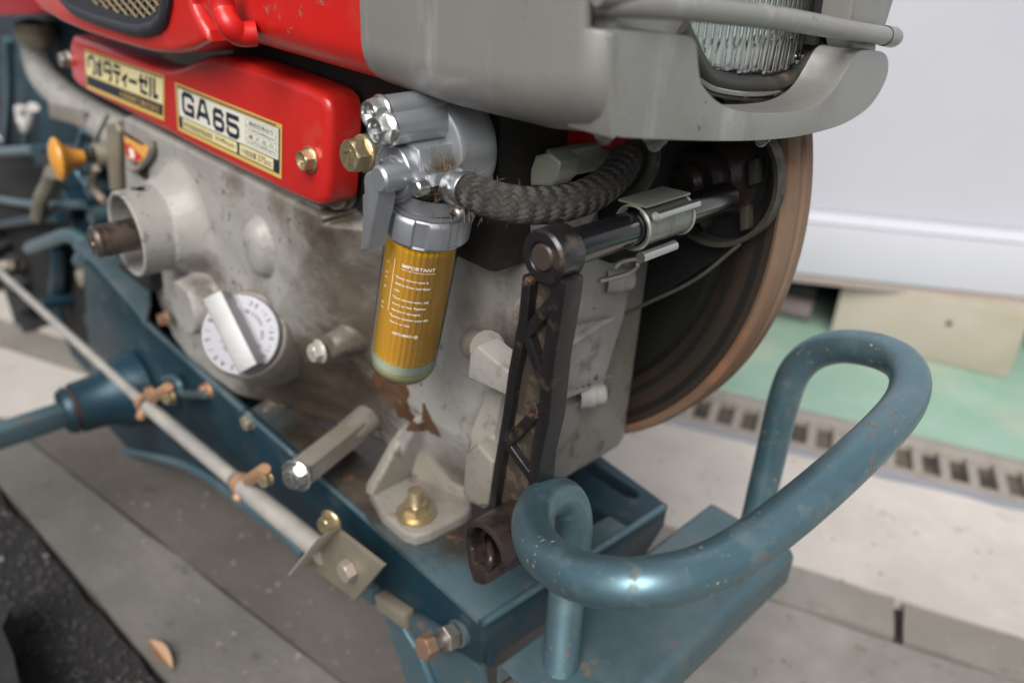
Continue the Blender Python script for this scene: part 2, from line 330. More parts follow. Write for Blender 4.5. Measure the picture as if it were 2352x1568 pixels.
# bolts: one mesh per kind, shared
BOLT = {}
def bolt_mesh(R, h, fl, fh, mark, shank, m, dished=True):
    key = (R, h, fl, fh, mark, shank, m.name)
    if key in BOLT: return BOLT[key]
    bm = bmesh.new(); n = 48; Z = Vector((0, 0, 1))
    if fl: lathe_bm(bm, (0, 0, 0), Z, [(-.0005, 0), (-.0005, fl*.97), (fh*.5, fl), (fh, fl*.93), (fh, 0)], 40)
    hexr = lambda a: R*math.cos(math.pi/6)/math.cos(((a % (math.pi/3)) - math.pi/6))
    zs = [fh*.6, fh + h*.70, fh + h*.80, fh + h*.90, fh + h]; rc = [9, R*1.0, R*.965, R*.915, R*.85]
    rings = []
    for z, c in zip(zs, rc): rings.append([bm.verts.new((min(hexr(2*math.pi*i/n), c)*math.cos(2*math.pi*i/n), min(hexr(2*math.pi*i/n), c)*math.sin(2*math.pi*i/n), z)) for i in range(n)])
    dz = h*.14 if mark == 'cross' else 0.0
    if mark == 'cross':
        for rr, z in ((R*.70, fh+h), (R*.66, fh+h-dz)):
            rings.append([bm.verts.new((rr*math.cos(2*math.pi*i/n), rr*math.sin(2*math.pi*i/n), z)) for i in range(n)])
    for A, B in zip(rings, rings[1:]):
        for i in range(n): bm.faces.new([A[i], A[(i+1) % n], B[(i+1) % n], B[i]])
    if mark == 'cross':                                    # four-armed recess sunk in the dished head
        top = fh+h-dz; bot = top-h*.42; w = R*.17; l = R*.50
        cr = [(w, w), (w, l), (-w, l), (-w, w), (-l, w), (-l, -w), (-w, -w), (-w, -l), (w, -l), (w, -w), (l, -w), (l, w)]
        a = [bm.verts.new((x, y, top)) for x, y in cr]; b = [bm.verts.new((x*.6, y*.6, bot)) for x, y in cr]
        for i in range(12): bm.faces.new([a[i], a[(i+1) % 12], b[(i+1) % 12], b[i]])
        bm.faces.new(b)
        ring = rings[-1]; ed = []
        for L_ in (ring, a):
            for i in range(len(L_)):
                e = bm.edges.get((L_[i], L_[(i+1) % len(L_)])); ed.append(e or bm.edges.new((L_[i], L_[(i+1) % len(L_)])))
        bmesh.ops.triangle_fill(bm, edges=ed, use_beauty=True)
    elif shank:
        bm.faces.new(rings[-1])
        pr = [(fh+h-.001, shank[0])]; t = fh+h
        while t < fh+h+shank[1]: pr += [(t, shank[0]), (t+.0004, shank[0]*.90), (t+.0008, shank[0])]; t += .0012
        pr += [(t, shank[0]*.8), (t, 0)]
        lathe_bm(bm, (0, 0, 0), Z, pr, 24)
    else:
        bm.faces.new(rings[-1])
        if mark == 'seven':
            tz = fh+h+.0003
            for (x0, y0, x1, y1) in ((-.36, .30, .30, .34), (.30, .34, .02, -.44)):
                a = Vector((x0*R, y0*R, tz)); b = Vector((x1*R, y1*R, tz)); d = (b-a).normalized(); s = Vector((-d.y, d.x, 0))*R*.07
                box_bm(bm, (a+b)/2, (b-a)/2, s, (0, 0, .0005))
    me = finish(bm, 'bolt', angle=28); me.materials.append(m); BOLT[key] = me; return me
def bolt(parent, p, d, R=.0075, h=.006, fl=.0095, fh=.0018, m=None, mark=None, shank=None, spin=0., name='bolt', label=None):
    me = bolt_mesh(R, h, fl, fh, mark, shank, m or M_steel)
    o = bpy.data.objects.new(name, me); COL.objects.link(o)
    q = Vector(d).to_track_quat('Z', 'Y'); o.rotation_mode = 'QUATERNION'
    from mathutils import Quaternion
    o.rotation_quaternion = q @ Quaternion((0, 0, 1), spin)
    o.parent = parent; o.location = Vector(p) + Vector((0, 0, ZC)) - world_loc(parent)
    if label: o['label'] = label
    return o
_font = None
def text_bm(bm, s, org, right, up, size, mi=0, sx=1., shear=0., align='LEFT', bold=0., spacing=1., fit=None):
    c = bpy.data.curves.new('t', 'FONT'); c.body = s; c.size = 1.0; c.align_x = align; c.resolution_u = 3; c.offset = bold; c.space_character = spacing
    o = bpy.data.objects.new('t', c); COL.objects.link(o); dg = bpy.context.evaluated_depsgraph_get()
    me = bpy.data.meshes.new_from_object(o.evaluated_get(dg)); org, right, up = Vector(org), Vector(right).normalized(), Vector(up)
    if len(me.vertices):
        co = np.array([v.co[:] for v in me.vertices])
        if fit:                                           # (width, height): squeeze into this box
            mn = co.min(0); mx = co.max(0); co[:, 0] = (co[:, 0]-mn[0])/(mx[0]-mn[0])*fit[0]; co[:, 1] = (co[:, 1]-mn[1])/(mx[1]-mn[1])*fit[1]
        else: co[:, 0] *= size*sx; co[:, 1] *= size
        vs = [bm.verts.new(org + right*(x + shear*y) + up.normalized()*y) for x, y, z in co]
        for p in me.polygons:
            try: f = bm.faces.new([vs[i] for i in p.vertices]); f.material_index = mi
            except ValueError: pass
    bpy.data.objects.remove(o); bpy.data.curves.remove(c); bpy.data.meshes.remove(me)
def quad_bm(bm, org, right, up, x0, y0, x1, y1, nrm, lift, mi):
    P = [org + right*x + up*y + nrm*lift for x, y in ((x0, y0), (x1, y0), (x1, y1), (x0, y1))]
    f = bm.faces.new([bm.verts.new(p) for p in P]); f.material_index = mi; return f
def stroke_bm(bm, P, w, org, right, up, nrm, lift, mi):
    """flat polyline of rectangles, used for letters"""
    for (x0, y0), (x1, y1) in zip(P, P[1:]):
        a = Vector((x0, y0)); b = Vector((x1, y1)); d = (b-a).normalized(); s = Vector((-d.y, d.x))*w/2; a = a-d*w*.35; b = b+d*w*.35
        f = bm.faces.new([bm.verts.new(org + right*q.x + up*q.y + nrm*lift) for q in (a-s, b-s, b+s, a+s)]); f.material_index = mi
        lift += .00001
def plain(bm, name):
    me = bpy.data.meshes.new(name); bm.normal_update(); bm.to_mesh(me); bm.free(); return me

X_, Y_, Z_ = Vector((1, 0, 0)), Vector((0, 1, 0)), Vector((0, 0, 1))
# ------------------------------------------------------------------ the setting
GZ = -ZC
def poly_slab(name, P, z0, z1, m, parent=None, bevel=0.0):
    return prism(name, [Vector((x, y, z1)) for x, y in P], (0, 0, z0-z1), m, parent, bevel, 2)
def struct(o): o['kind'] = 'structure'; return o
def line_pt(p, deg, s, off=0.):
    a = math.radians(deg); return (p[0] + math.cos(a)*s - math.sin(a)*off, p[1] + math.sin(a)*s + math.cos(a)*off)
def rough_sheet(name, P, z1, m, parent=None, amp=.0012, thick=.02, edge_noise=.004, step=.03):
    """slab with an uneven worn outline"""
    Q = []
    for i in range(len(P)):
        a = Vector((*P[i], 0)); b = Vector((*P[(i+1) % len(P)], 0)); L = (b-a).length; n = max(1, min(80, int(L/step))) if L < 3 else 1
        nn = Vector((-(b-a).y, (b-a).x, 0)).normalized()
        for k in range(n):
            q = a + (b-a)*k/n
            if k: q = q + nn*(mnoise.noise(q*14)*edge_noise)
            Q.append(Vector((q.x, q.y, z1)))
    bm = bmesh.new(); vs = [bm.verts.new(q) for q in Q]; ed = [bm.edges.new((vs[i], vs[(i+1) % len(vs)])) for i in range(len(vs))]
    bmesh.ops.triangle_fill(bm, edges=ed, use_beauty=True)
    r_ = bmesh.ops.extrude_face_region(bm, geom=bm.faces[:]); bmesh.ops.translate(bm, vec=(0, 0, -thick), verts=[v for v in r_['geom'] if isinstance(v, bmesh.types.BMVert)])
    return link(name, finish(bm, name, smooth=False), m, parent)

g = struct(aabox('ground', (-150, -150, GZ-.06), (150, 150, GZ-.018), M_joint))
A0, A1 = at(0, 1110, Z=GZ), at(370, 1540, Z=GZ); aA = 4.1
B0 = at(80, 1020, Z=GZ); aB = 8.8
K0 = (-.269, .758); aK = 21.9; KW = .070
G0 = (-.35, 1.085); aG = 24.0
def LA(s, o=0): return line_pt((A0.x, A0.y), aA, s, o)
def LB(s, o=0): return line_pt((B0.x, B0.y), aB, s, o)
def LK(s, o=0): return line_pt(K0, aK, s, o)
def LG(s, o=0): return line_pt(G0, aG, s, o)
struct(rough_sheet('asphalt_road', [(-30, -30), (30, -30), LA(30, -.010), LA(3, -.008), LA(1.1, -.006), LA(.5, -.010), LA(-.2, -.004), LA(-1.4, -.006), LA(-30, -.01)], GZ-.004, M_asph, edge_noise=.012))
gut = struct(rough_sheet('gutter_strip', [LA(-2.6), LA(0), LA(2.4), LB(2.4, -.0020), LB(0, -.0018), LB(-2.4, -.0020)], GZ, M_gut, edge_noise=.003))
def onB(x, o=.0016):
    a = math.radians(aB); s = (x - B0.x)/math.cos(a); return LB(s, o)
def onK(x, o=-.004):
    a = math.radians(aK); s = (x - K0[0])/math.cos(a); return LK(s, o)
pav = struct(rough_sheet('pavement', [onB(-.40), onB(1.2), (2.6, .95), (3.0, 1.9), onK(2.4), onK(-.2), onK(-.40)], GZ-.001, M_concg, edge_noise=.003))
struct(rough_sheet('shaded_slab', [onB(-1.27), onB(-.403), onK(-.403), onK(-1.10)], GZ-.001, M_slabd, edge_noise=.003))  # same pavement, with the machine's shade put into its colour
struct(rough_sheet('lit_slab', [onB(-2.6), onB(-1.274), (-1.104, onK(-1.10)[1]), onK(-1.7), (-2.6, .3)], GZ-.001, M_conc, edge_noise=.003))  # same slab outside that shade, paler to read as sunlit
for i, (a, b) in enumerate(((-1.62, -.448), (-.442, .144), (.152, .75), (.756, 1.35), (1.356, 1.95))):
    k = rough_sheet('kerb_stone', [LK(a, .004), LK(b-.003, .004), LK(b-.003, KW), LK(a, KW)], GZ-.001 + (.0015 if i % 2 else 0), M_kerb, pav, edge_noise=.006, step=.02)
struct(rough_sheet('concrete_path', [LK(-3, KW+.004), LK(0, KW+.004), LK(3, KW+.004), LG(3, 0), LG(0, 0), LG(-3, 0)], GZ+.001, M_conc, edge_noise=.01))
struct(rough_sheet('green_road', [LG(-6, .150), LG(0, .150), LG(6, .150), (30, 30), (-30, 30), (-30, -2)], GZ, M_green, edge_noise=.006))
# wet strip lying in the joint before the kerb
pw = [(1864, 1402), (1905, 1408), (1960, 1425), (2020, 1450), (2060, 1478), (2020, 1472), (1950, 1446), (1890, 1420)]
# drain with a grating
dr = root('drain_grating', 'weathered grey drain grating with open slots between pavement and green ground', 'drain grating', (G0[0], G0[1], GZ))
def gbox(name, s0, s1, o0, o1, z0, z1, m, bv=.0):
    return poly_slab(name, [LG(s0, o0), LG(s1, o0), LG(s1, o1), LG(s0, o1)], z0, z1, m, dr, bv)
gbox('channel', -2.6, 2.6, .03, .145, GZ-.05, GZ-.0145, M_gratein)
gbox('edge_angle', -2.6, 2.6, .002, .016, GZ-.03, GZ+.003, mat('blue grey steel angle', (.30, .31, .36), .4, .4), .001)
gbox('frame_rail', -2.6, 2.6, .019, .040, GZ-.03, GZ+.001, M_grate, .002)
gbox('frame_rail', -2.6, 2.6, .118, .147, GZ-.03, GZ+.001, M_grate, .002)
gb = None; s = -1.2; 
while s < 1.2:
    if gb is None: gb = gbox('grating_bar', s, s+.015, .0405, .1175, GZ-.014, GZ-.001, M_grate, .002); s0_ = s
    else:
        c = gb.copy(); COL.objects.link(c); a = math.radians(aG); c.location = Vector(gb.location) + Vector((math.cos(a), math.sin(a), 0))*(s-s0_)
        c.rotation_euler.z = 0
    s += .040
# white shed on blocks
def at_plane(x, y, p, n):
    d = Vector(ray(x, y)); return d*(Vector(p).dot(n)/d.dot(n))
S0 = at(1840, 635, Z=-.585); S1 = at(2352, 690, Z=-.585); sd = (S1-S0).normalized(); sn = Vector((sd.y, -sd.x, 0)); 
sh = root('white_shed', 'white sheet metal shed wall with a ledge standing on a concrete block', 'shed', (S0.x, S0.y, -.585))
zl = [at_plane(1860, yy, S0, sn).z for yy in (486, 502, 628)]
def shed_panel(name, za, zb, o0, o1, m, bv=.004, a=-2.5, b=3.5):
    P = [S0 + sd*a, S0 + sd*b]
    V = []
    for p in P: V += [Vector((p.x, p.y, za)) + sn*o0, Vector((p.x, p.y, zb)) + sn*o1]
    back = -sn*.10
    Q = [V[0], V[2], V[3], V[1]]
    return prism(name, Q, back, m, sh, bv, 2)
shed_panel('wall_panel', zl[0], 1.6, -.012, -.012, M_shed)
shed_panel('ledge', zl[1]-.001, zl[0]-.001, .016, -.010, M_shed, 0)
shed_panel('lower_panel', zl[2], zl[1]-.003, .010, .014, M_shed)
shed_panel('bottom_rail', zl[2]-.020, zl[2]-.002, .004, .004, M_skirt)
Q = [S0 + sd*-2.5 - sn*.05, S0 + sd*3.5 - sn*.05]
prism('floor', [Q[0], Q[1], Q[1] - sn*4, Q[0] - sn*4], (0, 0, .05), M_dark, sh)
b0 = at(1905, 772, Z=GZ); b1 = at(2312, 872, Z=GZ); bd = (b1-b0).normalized(); bn = Vector((-bd.y, bd.x, 0)); ztop = -.588
blk = root('concrete_block', 'pale mossy concrete block carrying the white shed', 'concrete block', (b0.x, b0.y, GZ))
prism('block_body', [b0, b1, b1 + bn*.22, b0 + bn*.22], (0, 0, ztop-GZ), M_block, blk, .004, 2, True)
lathe('anchor_hole', b0.lerp(b1, .62) + Z_*.085 - bn*.0005, bn*-1, [(0, .004), (0, 0.0055), (.0012, .0048), (.0012, 0)], M_dark, blk, 16)
bl2 = root('rubble_stack', 'stack of dark pipes lying under the shed beside the pale block', 'pipes', tuple(b0 - bd*.07 + bn*.06))
for i, (r, zz, mm) in enumerate(((.024, .026, M_pink), (.017, .068, M_rubber), (.018, .104, M_pink))):
    p = b0 - bd*.24 + bn*.05 + Z_*zz; lathe('pipe', p, bd, [(0, r*.8), (0, r), (.19, r), (.19, r*.8), (0, r*.8)], mm, bl2, 24)
# leaf, blade, lump
lf = at(370, 1505, Z=GZ+.004); ld = (at(397, 1540, Z=GZ+.004) - at(344, 1472, Z=GZ+.004)); l2 = Vector((-ld.y, ld.x, 0)).normalized()
V = []; Fc = []; n = 10
for i in range(n+1):
    t = i/n; w = .0075*math.sin(math.pi*min(1, t*1.02))**.7
    c = lf + ld*(t-.5)
    for s in (-1, 0, 1): V.append(c + l2*w*s + Z_*(.006*abs(s)*math.sin(t*3) + .002))
for i in range(n):
    for s in (0, 1): Fc.append([i*3+s, i*3+s+1, i*3+s+4, i*3+s+3])
bm = bmesh.new(); vs = [bm.verts.new(v) for v in V]
for f in Fc: bm.faces.new([vs[k] for k in f])
r_ = bmesh.ops.extrude_face_region(bm, geom=bm.faces[:]); bmesh.ops.translate(bm, vec=(0, 0, -.0008), verts=[v for v in r_['geom'] if isinstance(v, bmesh.types.BMVert)])
o = link('dry_leaf', finish(bm, 'dry_leaf'), M_leaf, None); o['label'] = 'dry brown leaf lying at the asphalt edge'; o['category'] = 'leaf'
# ------------------------------------------------------------------

rg = random.Random(11); bm = bmesh.new()
for i in range(2600):
    s = rg.uniform(-.3, .75); o_ = -abs(rg.gauss(0, .09)) - .012; x, y = LA(s, o_); r = rg.choice((.0012, .0018, .0026, .0036))
    m4 = Matrix.Translation((x, y, GZ-.003)) @ Matrix.Rotation(rg.uniform(0, 6), 4, 'Z') @ Matrix.Diagonal((r*rg.uniform(.8, 1.5), r, r*.7, 1))
    bmesh.ops.create_icosphere(bm, subdivisions=1, radius=1, matrix=m4)
st_ = link('asphalt_grit', finish(bm, 'asphalt_grit', smooth=False), mat('grey grit', (.055, .052, .050), .8, var=((.012, .012, .012), 60), layers=[((.22, .21, .2), 50, .60, .66, .8)])); st_['kind'] = 'stuff'
bm = bmesh.new()
for i in range(700):
    x = rg.uniform(-1.0, .3); y = rg.uniform(.2, 1.1); r = rg.choice((.0010, .0014, .0020, .003))
    m4 = Matrix.Translation((x, y, GZ+.0002)) @ Matrix.Rotation(rg.uniform(0, 6), 4, 'Z') @ Matrix.Diagonal((r*rg.uniform(.8, 1.8), r, r*.5, 1))
    bmesh.ops.create_icosphere(bm, subdivisions=1, radius=1, matrix=m4)
st_ = link('pavement_crumbs', finish(bm, 'pavement_crumbs', smooth=False), mat('brown crumbs', (.10, .075, .05), .9, var=((.30, .27, .23), 60))); st_['kind'] = 'stuff'

# ================================================================== THE TRACTOR
T = root('walking_tractor', 'blue walking tractor with red and grey diesel engine and tubular front bumper', 'tractor', (-.5, .42, GZ))

# ---- engine core (dark, fills the inside)
core = aabox('engine_block', (-.93, .375, -.41), (-.335, .50, -.11), M_cast2, T, .01)
aabox('oil_pan', (-.70, .375, -.4505), (-.45, .50, -.42), mat('oily pan', (.045, .035, .028), .5, var=((.025, .02, .017), 20)), T, .01)

# ---- big side casting as a relief of pads, bosses and tilted faces
PY = .30
def P2(l, Y=PY): return np.array([[at(px, py, Y=Y).x, at(px, py, Y=Y).z] for px, py in l])
def sdf(poly, X, Z):
    d = np.full(X.shape, 1e9); ins = np.zeros(X.shape, bool); n = len(poly)
    for i in range(n):
        ax, az = poly[i]; bx, bz = poly[(i+1) % n]; ex, ez = bx-ax, bz-az; wx, wz = X-ax, Z-az
        t = np.clip((wx*ex+wz*ez)/(ex*ex+ez*ez), 0, 1); d = np.minimum(d, np.hypot(wx-ex*t, wz-ez*t))
        c = ((az > Z) != (bz > Z)) & (X < (bx-ax)*(Z-az)/((bz-az) if abs(bz-az) > 1e-12 else 1e-12)+ax); ins ^= c
    return np.where(ins, -d, d)
def smin(a, b, k):
    h = np.clip(.5+.5*(b-a)/k, 0, 1); return b*(1-h)+a*h-k*h*(1-h)
def pad(d, y0, r=.004, wall=7.):
    """d signed distance (neg inside): flat at y0, rounded edge r, steep wall outside"""
    t = np.clip(d + r, 0, None); rnd = np.where(t < r, r-np.sqrt(np.clip(r*r-t*t, 0, None)), r + (t-r)*wall); return y0 + rnd
gx = np.arange(-.965, -.312, .0016); gz = np.arange(-.475, -.135, .0016)
GX, GZ_ = np.meshgrid(gx, gz, indexing='ij')
BACK = .44
H = np.full(GX.shape, BACK)
# main flat face, its top ledge runs back under the red cover
main = P2([(283, 268), (746, 500), (706, 575), (655, 662), (622, 735), (700, 800), (790, 960), (712, 1050), (600, 965), (552, 935), (452, 846), (397, 776), (345, 640), (290, 540)])
ua, ub = P2([(430, 815), (742, 862)]); ud = (ub-ua)/np.linalg.norm(ub-ua); un = np.array([ud[1], -ud[0]]);
if un[1] > 0: un = -un
under = np.clip((GX-ua[0])*un[0] + (GZ_-ua[1])*un[1], 0, None)      # the sides turn under here
ca, cb = P2([(746, 500), (622, 735)])
cd = (cb-ca)/np.linalg.norm(cb-ca); cn = np.array([-cd[1], cd[0]]);
if cn[0] < 0: cn = -cn
dist = (GX-ca[0])*cn[0] + (GZ_-ca[1])*cn[1]
# right of the crease the wall falls back
fac = P2([(600, 500), (744, 499), (850, 532), (880, 700), (870, 900), (860, 1040), (770, 1040), (700, 1050), (620, 965), (600, 720)], .312)
sd_u = np.minimum(sdf(main, GX, GZ_), np.where(dist > -.01, sdf(fac, GX, GZ_), 1e3))
H = smin(H, pad(sd_u, PY + (np.sqrt(dist*dist + .0009**2) + dist)*.5*.56 + under*.20, .0026), .003)
def circ(px, py, r, Y=PY):
    c = at(px, py, Y=Y); return np.hypot(GX-c.x, GZ_-c.z) - r
# dial boss, sight boss, bolt bosses
H = smin(H, pad(circ(418, 708, .0275, .272), .272, .0025, 9), .005)
H = smin(H, pad(circ(755, 795, .0108, .31), .311, .002, 9), .005)
H = smin(H, pad(circ(500, 890, .0105, .31), .312, .002), .004)
H = smin(H, pad(circ(592, 958, .0105, .31), .314, .002), .004)
# oval bump
bc = at(590, 570, Y=.295); q = np.hypot((GX-bc.x)/.019, (GZ_-bc.z)/.026); H = np.where(q < 1, np.minimum(H, PY - .013*np.sqrt(np.clip(1-q**2.6, 0, 1))), H)
# swelling round the shaft tube
q = np.hypot((GX+.744), (GZ_+.274)); H = smin(H, PY - .026 + np.clip(q-.041, 0, None)*1.7, .012)

# big round crank housing behind the filter
crk = P2([(790, 455), (1172, 455), (1172, 560), (1160, 700), (1142, 860), (1118, 1000), (1072, 1150), (960, 1130), (870, 1085), (815, 1005), (795, 920), (800, 700)], .358)
cx = P2([(1010, 800)], .365)[0]
H = smin(H, pad(sdf(crk, GX, GZ_), .345 + ((GX-cx[0])/.20)**2*.018 + np.clip(-.36-GZ_, 0, None)*.30, .014, 6), .006)
# flange strip beyond the gasket seam
stp = P2([(1180, 455), (1290, 455), (1290, 640), (1215, 820), (1180, 900), (1150, 1010), (1130, 1150), (1076, 1143), (1126, 1005), (1150, 860), (1168, 700)], .365)
H = smin(H, pad(sdf(stp, GX, GZ_), .357, .003), .002)
# bosses on the flange behind the crank handle
H = smin(H, pad(circ(1205, 725, .013, .345), .345, .003), .004)
H = smin(H, pad(circ(1200, 870, .016, .345), .345, .003), .006)
# raised diagonal rib down to the foot
rib = P2([(955, 955), (975, 960), (925, 1050), (880, 1100), (868, 1085), (905, 1020)], .345)
H = smin(H, pad(sdf(rib, GX, GZ_), .342, .003), .006)
H = np.minimum(H, BACK)
H = H + .0006*np.sin(GX*91+GZ_*57)*np.sin(GZ_*83-GX*31)
keep = H < BACK - .002
nx, nz = GX.shape
V = np.stack([GX, H, GZ_], -1).reshape(-1, 3)
kc = keep[:-1, :-1] | keep[1:, :-1] | keep[:-1, 1:] | keep[1:, 1:]
ii, jj = np.nonzero(kc); idx = lambda i, j: i*nz+j
Fq = np.stack([idx(ii, jj), idx(ii+1, jj), idx(ii+1, jj+1), idx(ii, jj+1)], -1)
used = np.unique(Fq); rem = -np.ones(len(V), int); rem[used] = np.arange(len(used))
me = bpy.data.meshes.new('crankcase'); me.from_pydata(V[used].tolist(), [], rem[Fq].tolist()); me.update()
for p in me.polygons: p.use_smooth = True
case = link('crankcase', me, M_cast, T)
# top ledge behind the crest, under the cover
aabox('ledge', (-.835, .306, -.225), (-.505, .378, -.1955), M_cast2, case, .002)

# ---- red engine side cover with the two name plates
RY = .292
ro = [(480,240),(600,290),(760,350),(900,400),(1000,440),(1080,462),(1150,464),(1220,445),(1300,408),(1360,384),(1420,372),(1500,382),(1700,452),(1900,522),(2080,594),(2150,632),(2190,680),(2206,760),(2204,1000),(2196,1200),(2190,1330),(2170,1375),(2120,1388),(2050,1362),(1900,1292),(1600,1146),(1300,992),(1180,925),(1100,882),(800,732),(600,632),(520,580),(480,520),(466,400),(462,300)]
ro = [(x*.34181, y*.34181) for x, y in ro]
cover = prism('red_side_cover', pts(ro, Y=RY), (0, .026, 0), M_red, T, .0065, 5)
# plates
def plate(name, tl, tr, br, bl, parent, Y):
    a, b, c, d = at(*tl, Y=Y), at(*tr, Y=Y), at(*br, Y=Y), at(*bl, Y=Y)
    up = ((a-d) + (b-c)).normalized(); rt = ((b-a) + (c-d)).normalized(); w = ((b-a).length + (c-d).length)/2; h = ((a-d).length + (b-c).length)/2
    ctr = (a+b+c+d)/4; rt = X_.copy(); up = ((a-d)+(b-c)).normalized(); org = ctr - rt*w/2*1.0
    # sheared frame: right along the mean top/bottom edge, up along the sides
    rt = ((b-a) + (c-d)).normalized(); org = ctr - rt*w/2 - up*h/2
    return org, rt, up, w, h
NY = -Y_
# left plate
org, rt, up, w, h = plate('a', (195, 113.5), (376.5, 174.5), (378.5, 279), (198.5, 202), cover, RY-.0006)
bm = bmesh.new()
quad_bm(bm, org, rt, up, 0, 0, w, h, NY, .0000, 0)
quad_bm(bm, org, rt, up, w*.012, h*.37, w*.985, h*.93, NY, .0002, 1)
quad_bm(bm, org, rt, up, w*.012, h*.965, w*.985, h*.935, NY, .00025, 2)
quad_bm(bm, org, rt, up, w*.012, h*.10, w*.985, h*.35, NY, .0002, 2)
kh = h*.40; ky = h*.45; xs = w*.055
def K(strokes, x0, w_, wt=.0042, hh=None):
    H_ = hh or kh
    for s in strokes: stroke_bm(bm, [(x0 + a*w_, ky + b*H_) for a, b in s], wt, org, rt, up, NY, .0004, 2)
cw = w*.083
K([[(0, .42), (0, .88), (.2, 1), (.9, 1), (1, .85), (1, .1), (.75, 0)]], xs, cw)                                   # ku
K([[(0, .72), (.95, .72)], [(.48, 1), (.48, 0)], [(.12, .5), (.12, .1)], [(.85, .5), (.85, .1)]], xs+w*.115, cw*.85, .0036)   # bo
K([[(.85, 1.05), (.85, .92)], [(1.1, 1.05), (1.1, .92)]], xs+w*.115, cw*.85, .002)
K([[(0, .42), (0, .88), (.2, 1), (.9, 1), (1, .85), (1, .1), (.75, 0)], [(.25, .5), (.8, .5)]], xs+w*.225, cw)        # ta
K([[(.1, 1), (.7, 1)], [(0, .64), (1, .64)], [(.55, .6), (.55, .12), (.4, 0)]], xs+w*.345, cw)                         # de
K([[(.85, 1.05), (.85, .93)], [(1.08, 1.05), (1.08, .93)]], xs+w*.345, cw, .002)
K([[(0, .34), (.9, .66)], [(.55, .5), (.55, 0)]], xs+w*.455, cw*.75)                                                   # small i
K([[(0, .45), (1, .45)]], xs+w*.545, cw)                                                                                # long bar
K([[(0, .66), (1, .72), (.85, .45)], [(.25, .98), (.25, .08), (1, .05)]], xs+w*.665, cw*1.05)                          # ze
K([[(.9, 1.05), (.9, .93)], [(1.12, 1.05), (1.12, .93)]], xs+w*.665, cw, .002)
K([[(.05, 1), (.05, .15), (0, 0)], [(.6, 1.02), (.6, .05), (1.05, .12)]], xs+w*.79, cw*.95, .0046)                      # ru
text_bm(bm, '久保田鉄工株式会社', org + rt*w*.47 + up*h*.14 + NY*.0004, rt, up, h*.16, 3, fit=(w*.48, h*.155))
d1 = link('name_plate', plain(bm, 'name_plate'), [M_gold, M_creamy, M_ink, M_gold], cover); d1['label'] = 'yellowed left name plate with dark katakana lettering'
# right plate
org, rt, up, w, h = plate('b', (402.5, 190), (647, 285.5), (647.5, 413.5), (408, 297.5), cover, RY-.0006)
bm = bmesh.new()
quad_bm(bm, org, rt, up, 0, 0, w, h, NY, 0, 0)
quad_bm(bm, org, rt, up, w*.02, h*.935, w*.955, h*.96, NY, .0002, 2)
quad_bm(bm, org, rt, up, w*.02, h*.08, w*.985, h*.915, NY, .0002, 2)
quad_bm(bm, org, rt, up, w*.03, h*.335, w*.975, h*.905, NY, .0003, 1)
quad_bm(bm, org, rt, up, w*.065, h*.105, w*.615, h*.315, NY, .0003, 4)
quad_bm(bm, org, rt, up, w*.64, h*.105, w*.935, h*.315, NY, .0003, 4)
L_ = .0005
def strokes(Sx, x0, y0, ww, hh, wt):
    for s in Sx: stroke_bm(bm, [(x0 + a*ww, y0 + b*hh) for a, b in s], wt, org, rt, up, NY, L_, 2)
lh = h*.38; wt = w*.025
G_ = [(1, .80), (1, .88), (.82, 1), (.18, 1), (0, .86), (0, .14), (.18, 0), (.98, 0), (.98, .42), (.5, .42)]
strokes([G_], w*.085, h*.46, w*.105, lh, wt)
strokes([[(0, 0), (.36, 1), (.64, 1), (1, 0)], [(.16, .30), (.84, .30)]], w*.235, h*.455, w*.115, lh, wt)
S6 = [(.95, .86), (.78, 1), (.18, 1), (0, .86), (0, .14), (.18, 0), (.80, 0), (1, .14), (1, .42), (.82, .55), (.05, .55)]
strokes([S6], w*.405, h*.425, w*.085, lh*.92, wt*.95)
strokes([[(1, 1), (0, 1), (0, .56), (.82, .56), (1, .44), (1, .14), (.82, 0), (.18, 0), (0, .12), (0, .26)]], w*.535, h*.42, w*.095, lh*.95, wt*.95)
def T_(s, x, y, ww, hh, mi=2): text_bm(bm, s, org + rt*w*x + up*h*y + NY*L_, rt, up, 1, mi, fit=(w*ww, h*hh))
for yy in (.38, .495, .61, .735, .86): quad_bm(bm, org, rt, up, w*.70, h*yy, w*.96, h*yy+h*.006, NY, .0004, 2)
for xx in (.70, .957): quad_bm(bm, org, rt, up, w*xx, h*.38, w*xx+w*.0025, h*.866, NY, .0004, 2)
T_('連続定格出力', .725, .755, .21, .08); T_('5.5PS/2400rpm', .72, .635, .225, .07); T_('最 大 出 力', .725, .515, .21, .07); T_('6.5PS/2400rpm', .72, .40, .225, .07)
T_('無負荷最高回転速度', .08, .14, .30, .13); T_('2540rpm', .405, .145, .19, .13)
T_('行程容積', .66, .14, .13, .13); T_('375cc', .805, .145, .115, .13)
d2 = link('name_plate', plain(bm, 'name_plate'), [M_gold, M_cream, M_ink, M_gold, M_creamy], cover); d2['label'] = 'right name plate reading GA65 with 2540rpm and 375cc'
bolt(cover, at(713, 366, Y=RY-.0005), (0, -1, 0), .0078, .0062, .0093, .0014, M_brass, 'cross', spin=.3)
bolt(cover, at(159, 137, Y=RY+.004), (0, -1, 0), .0085, .0075, .0095, .002, M_steel, spin=.2)

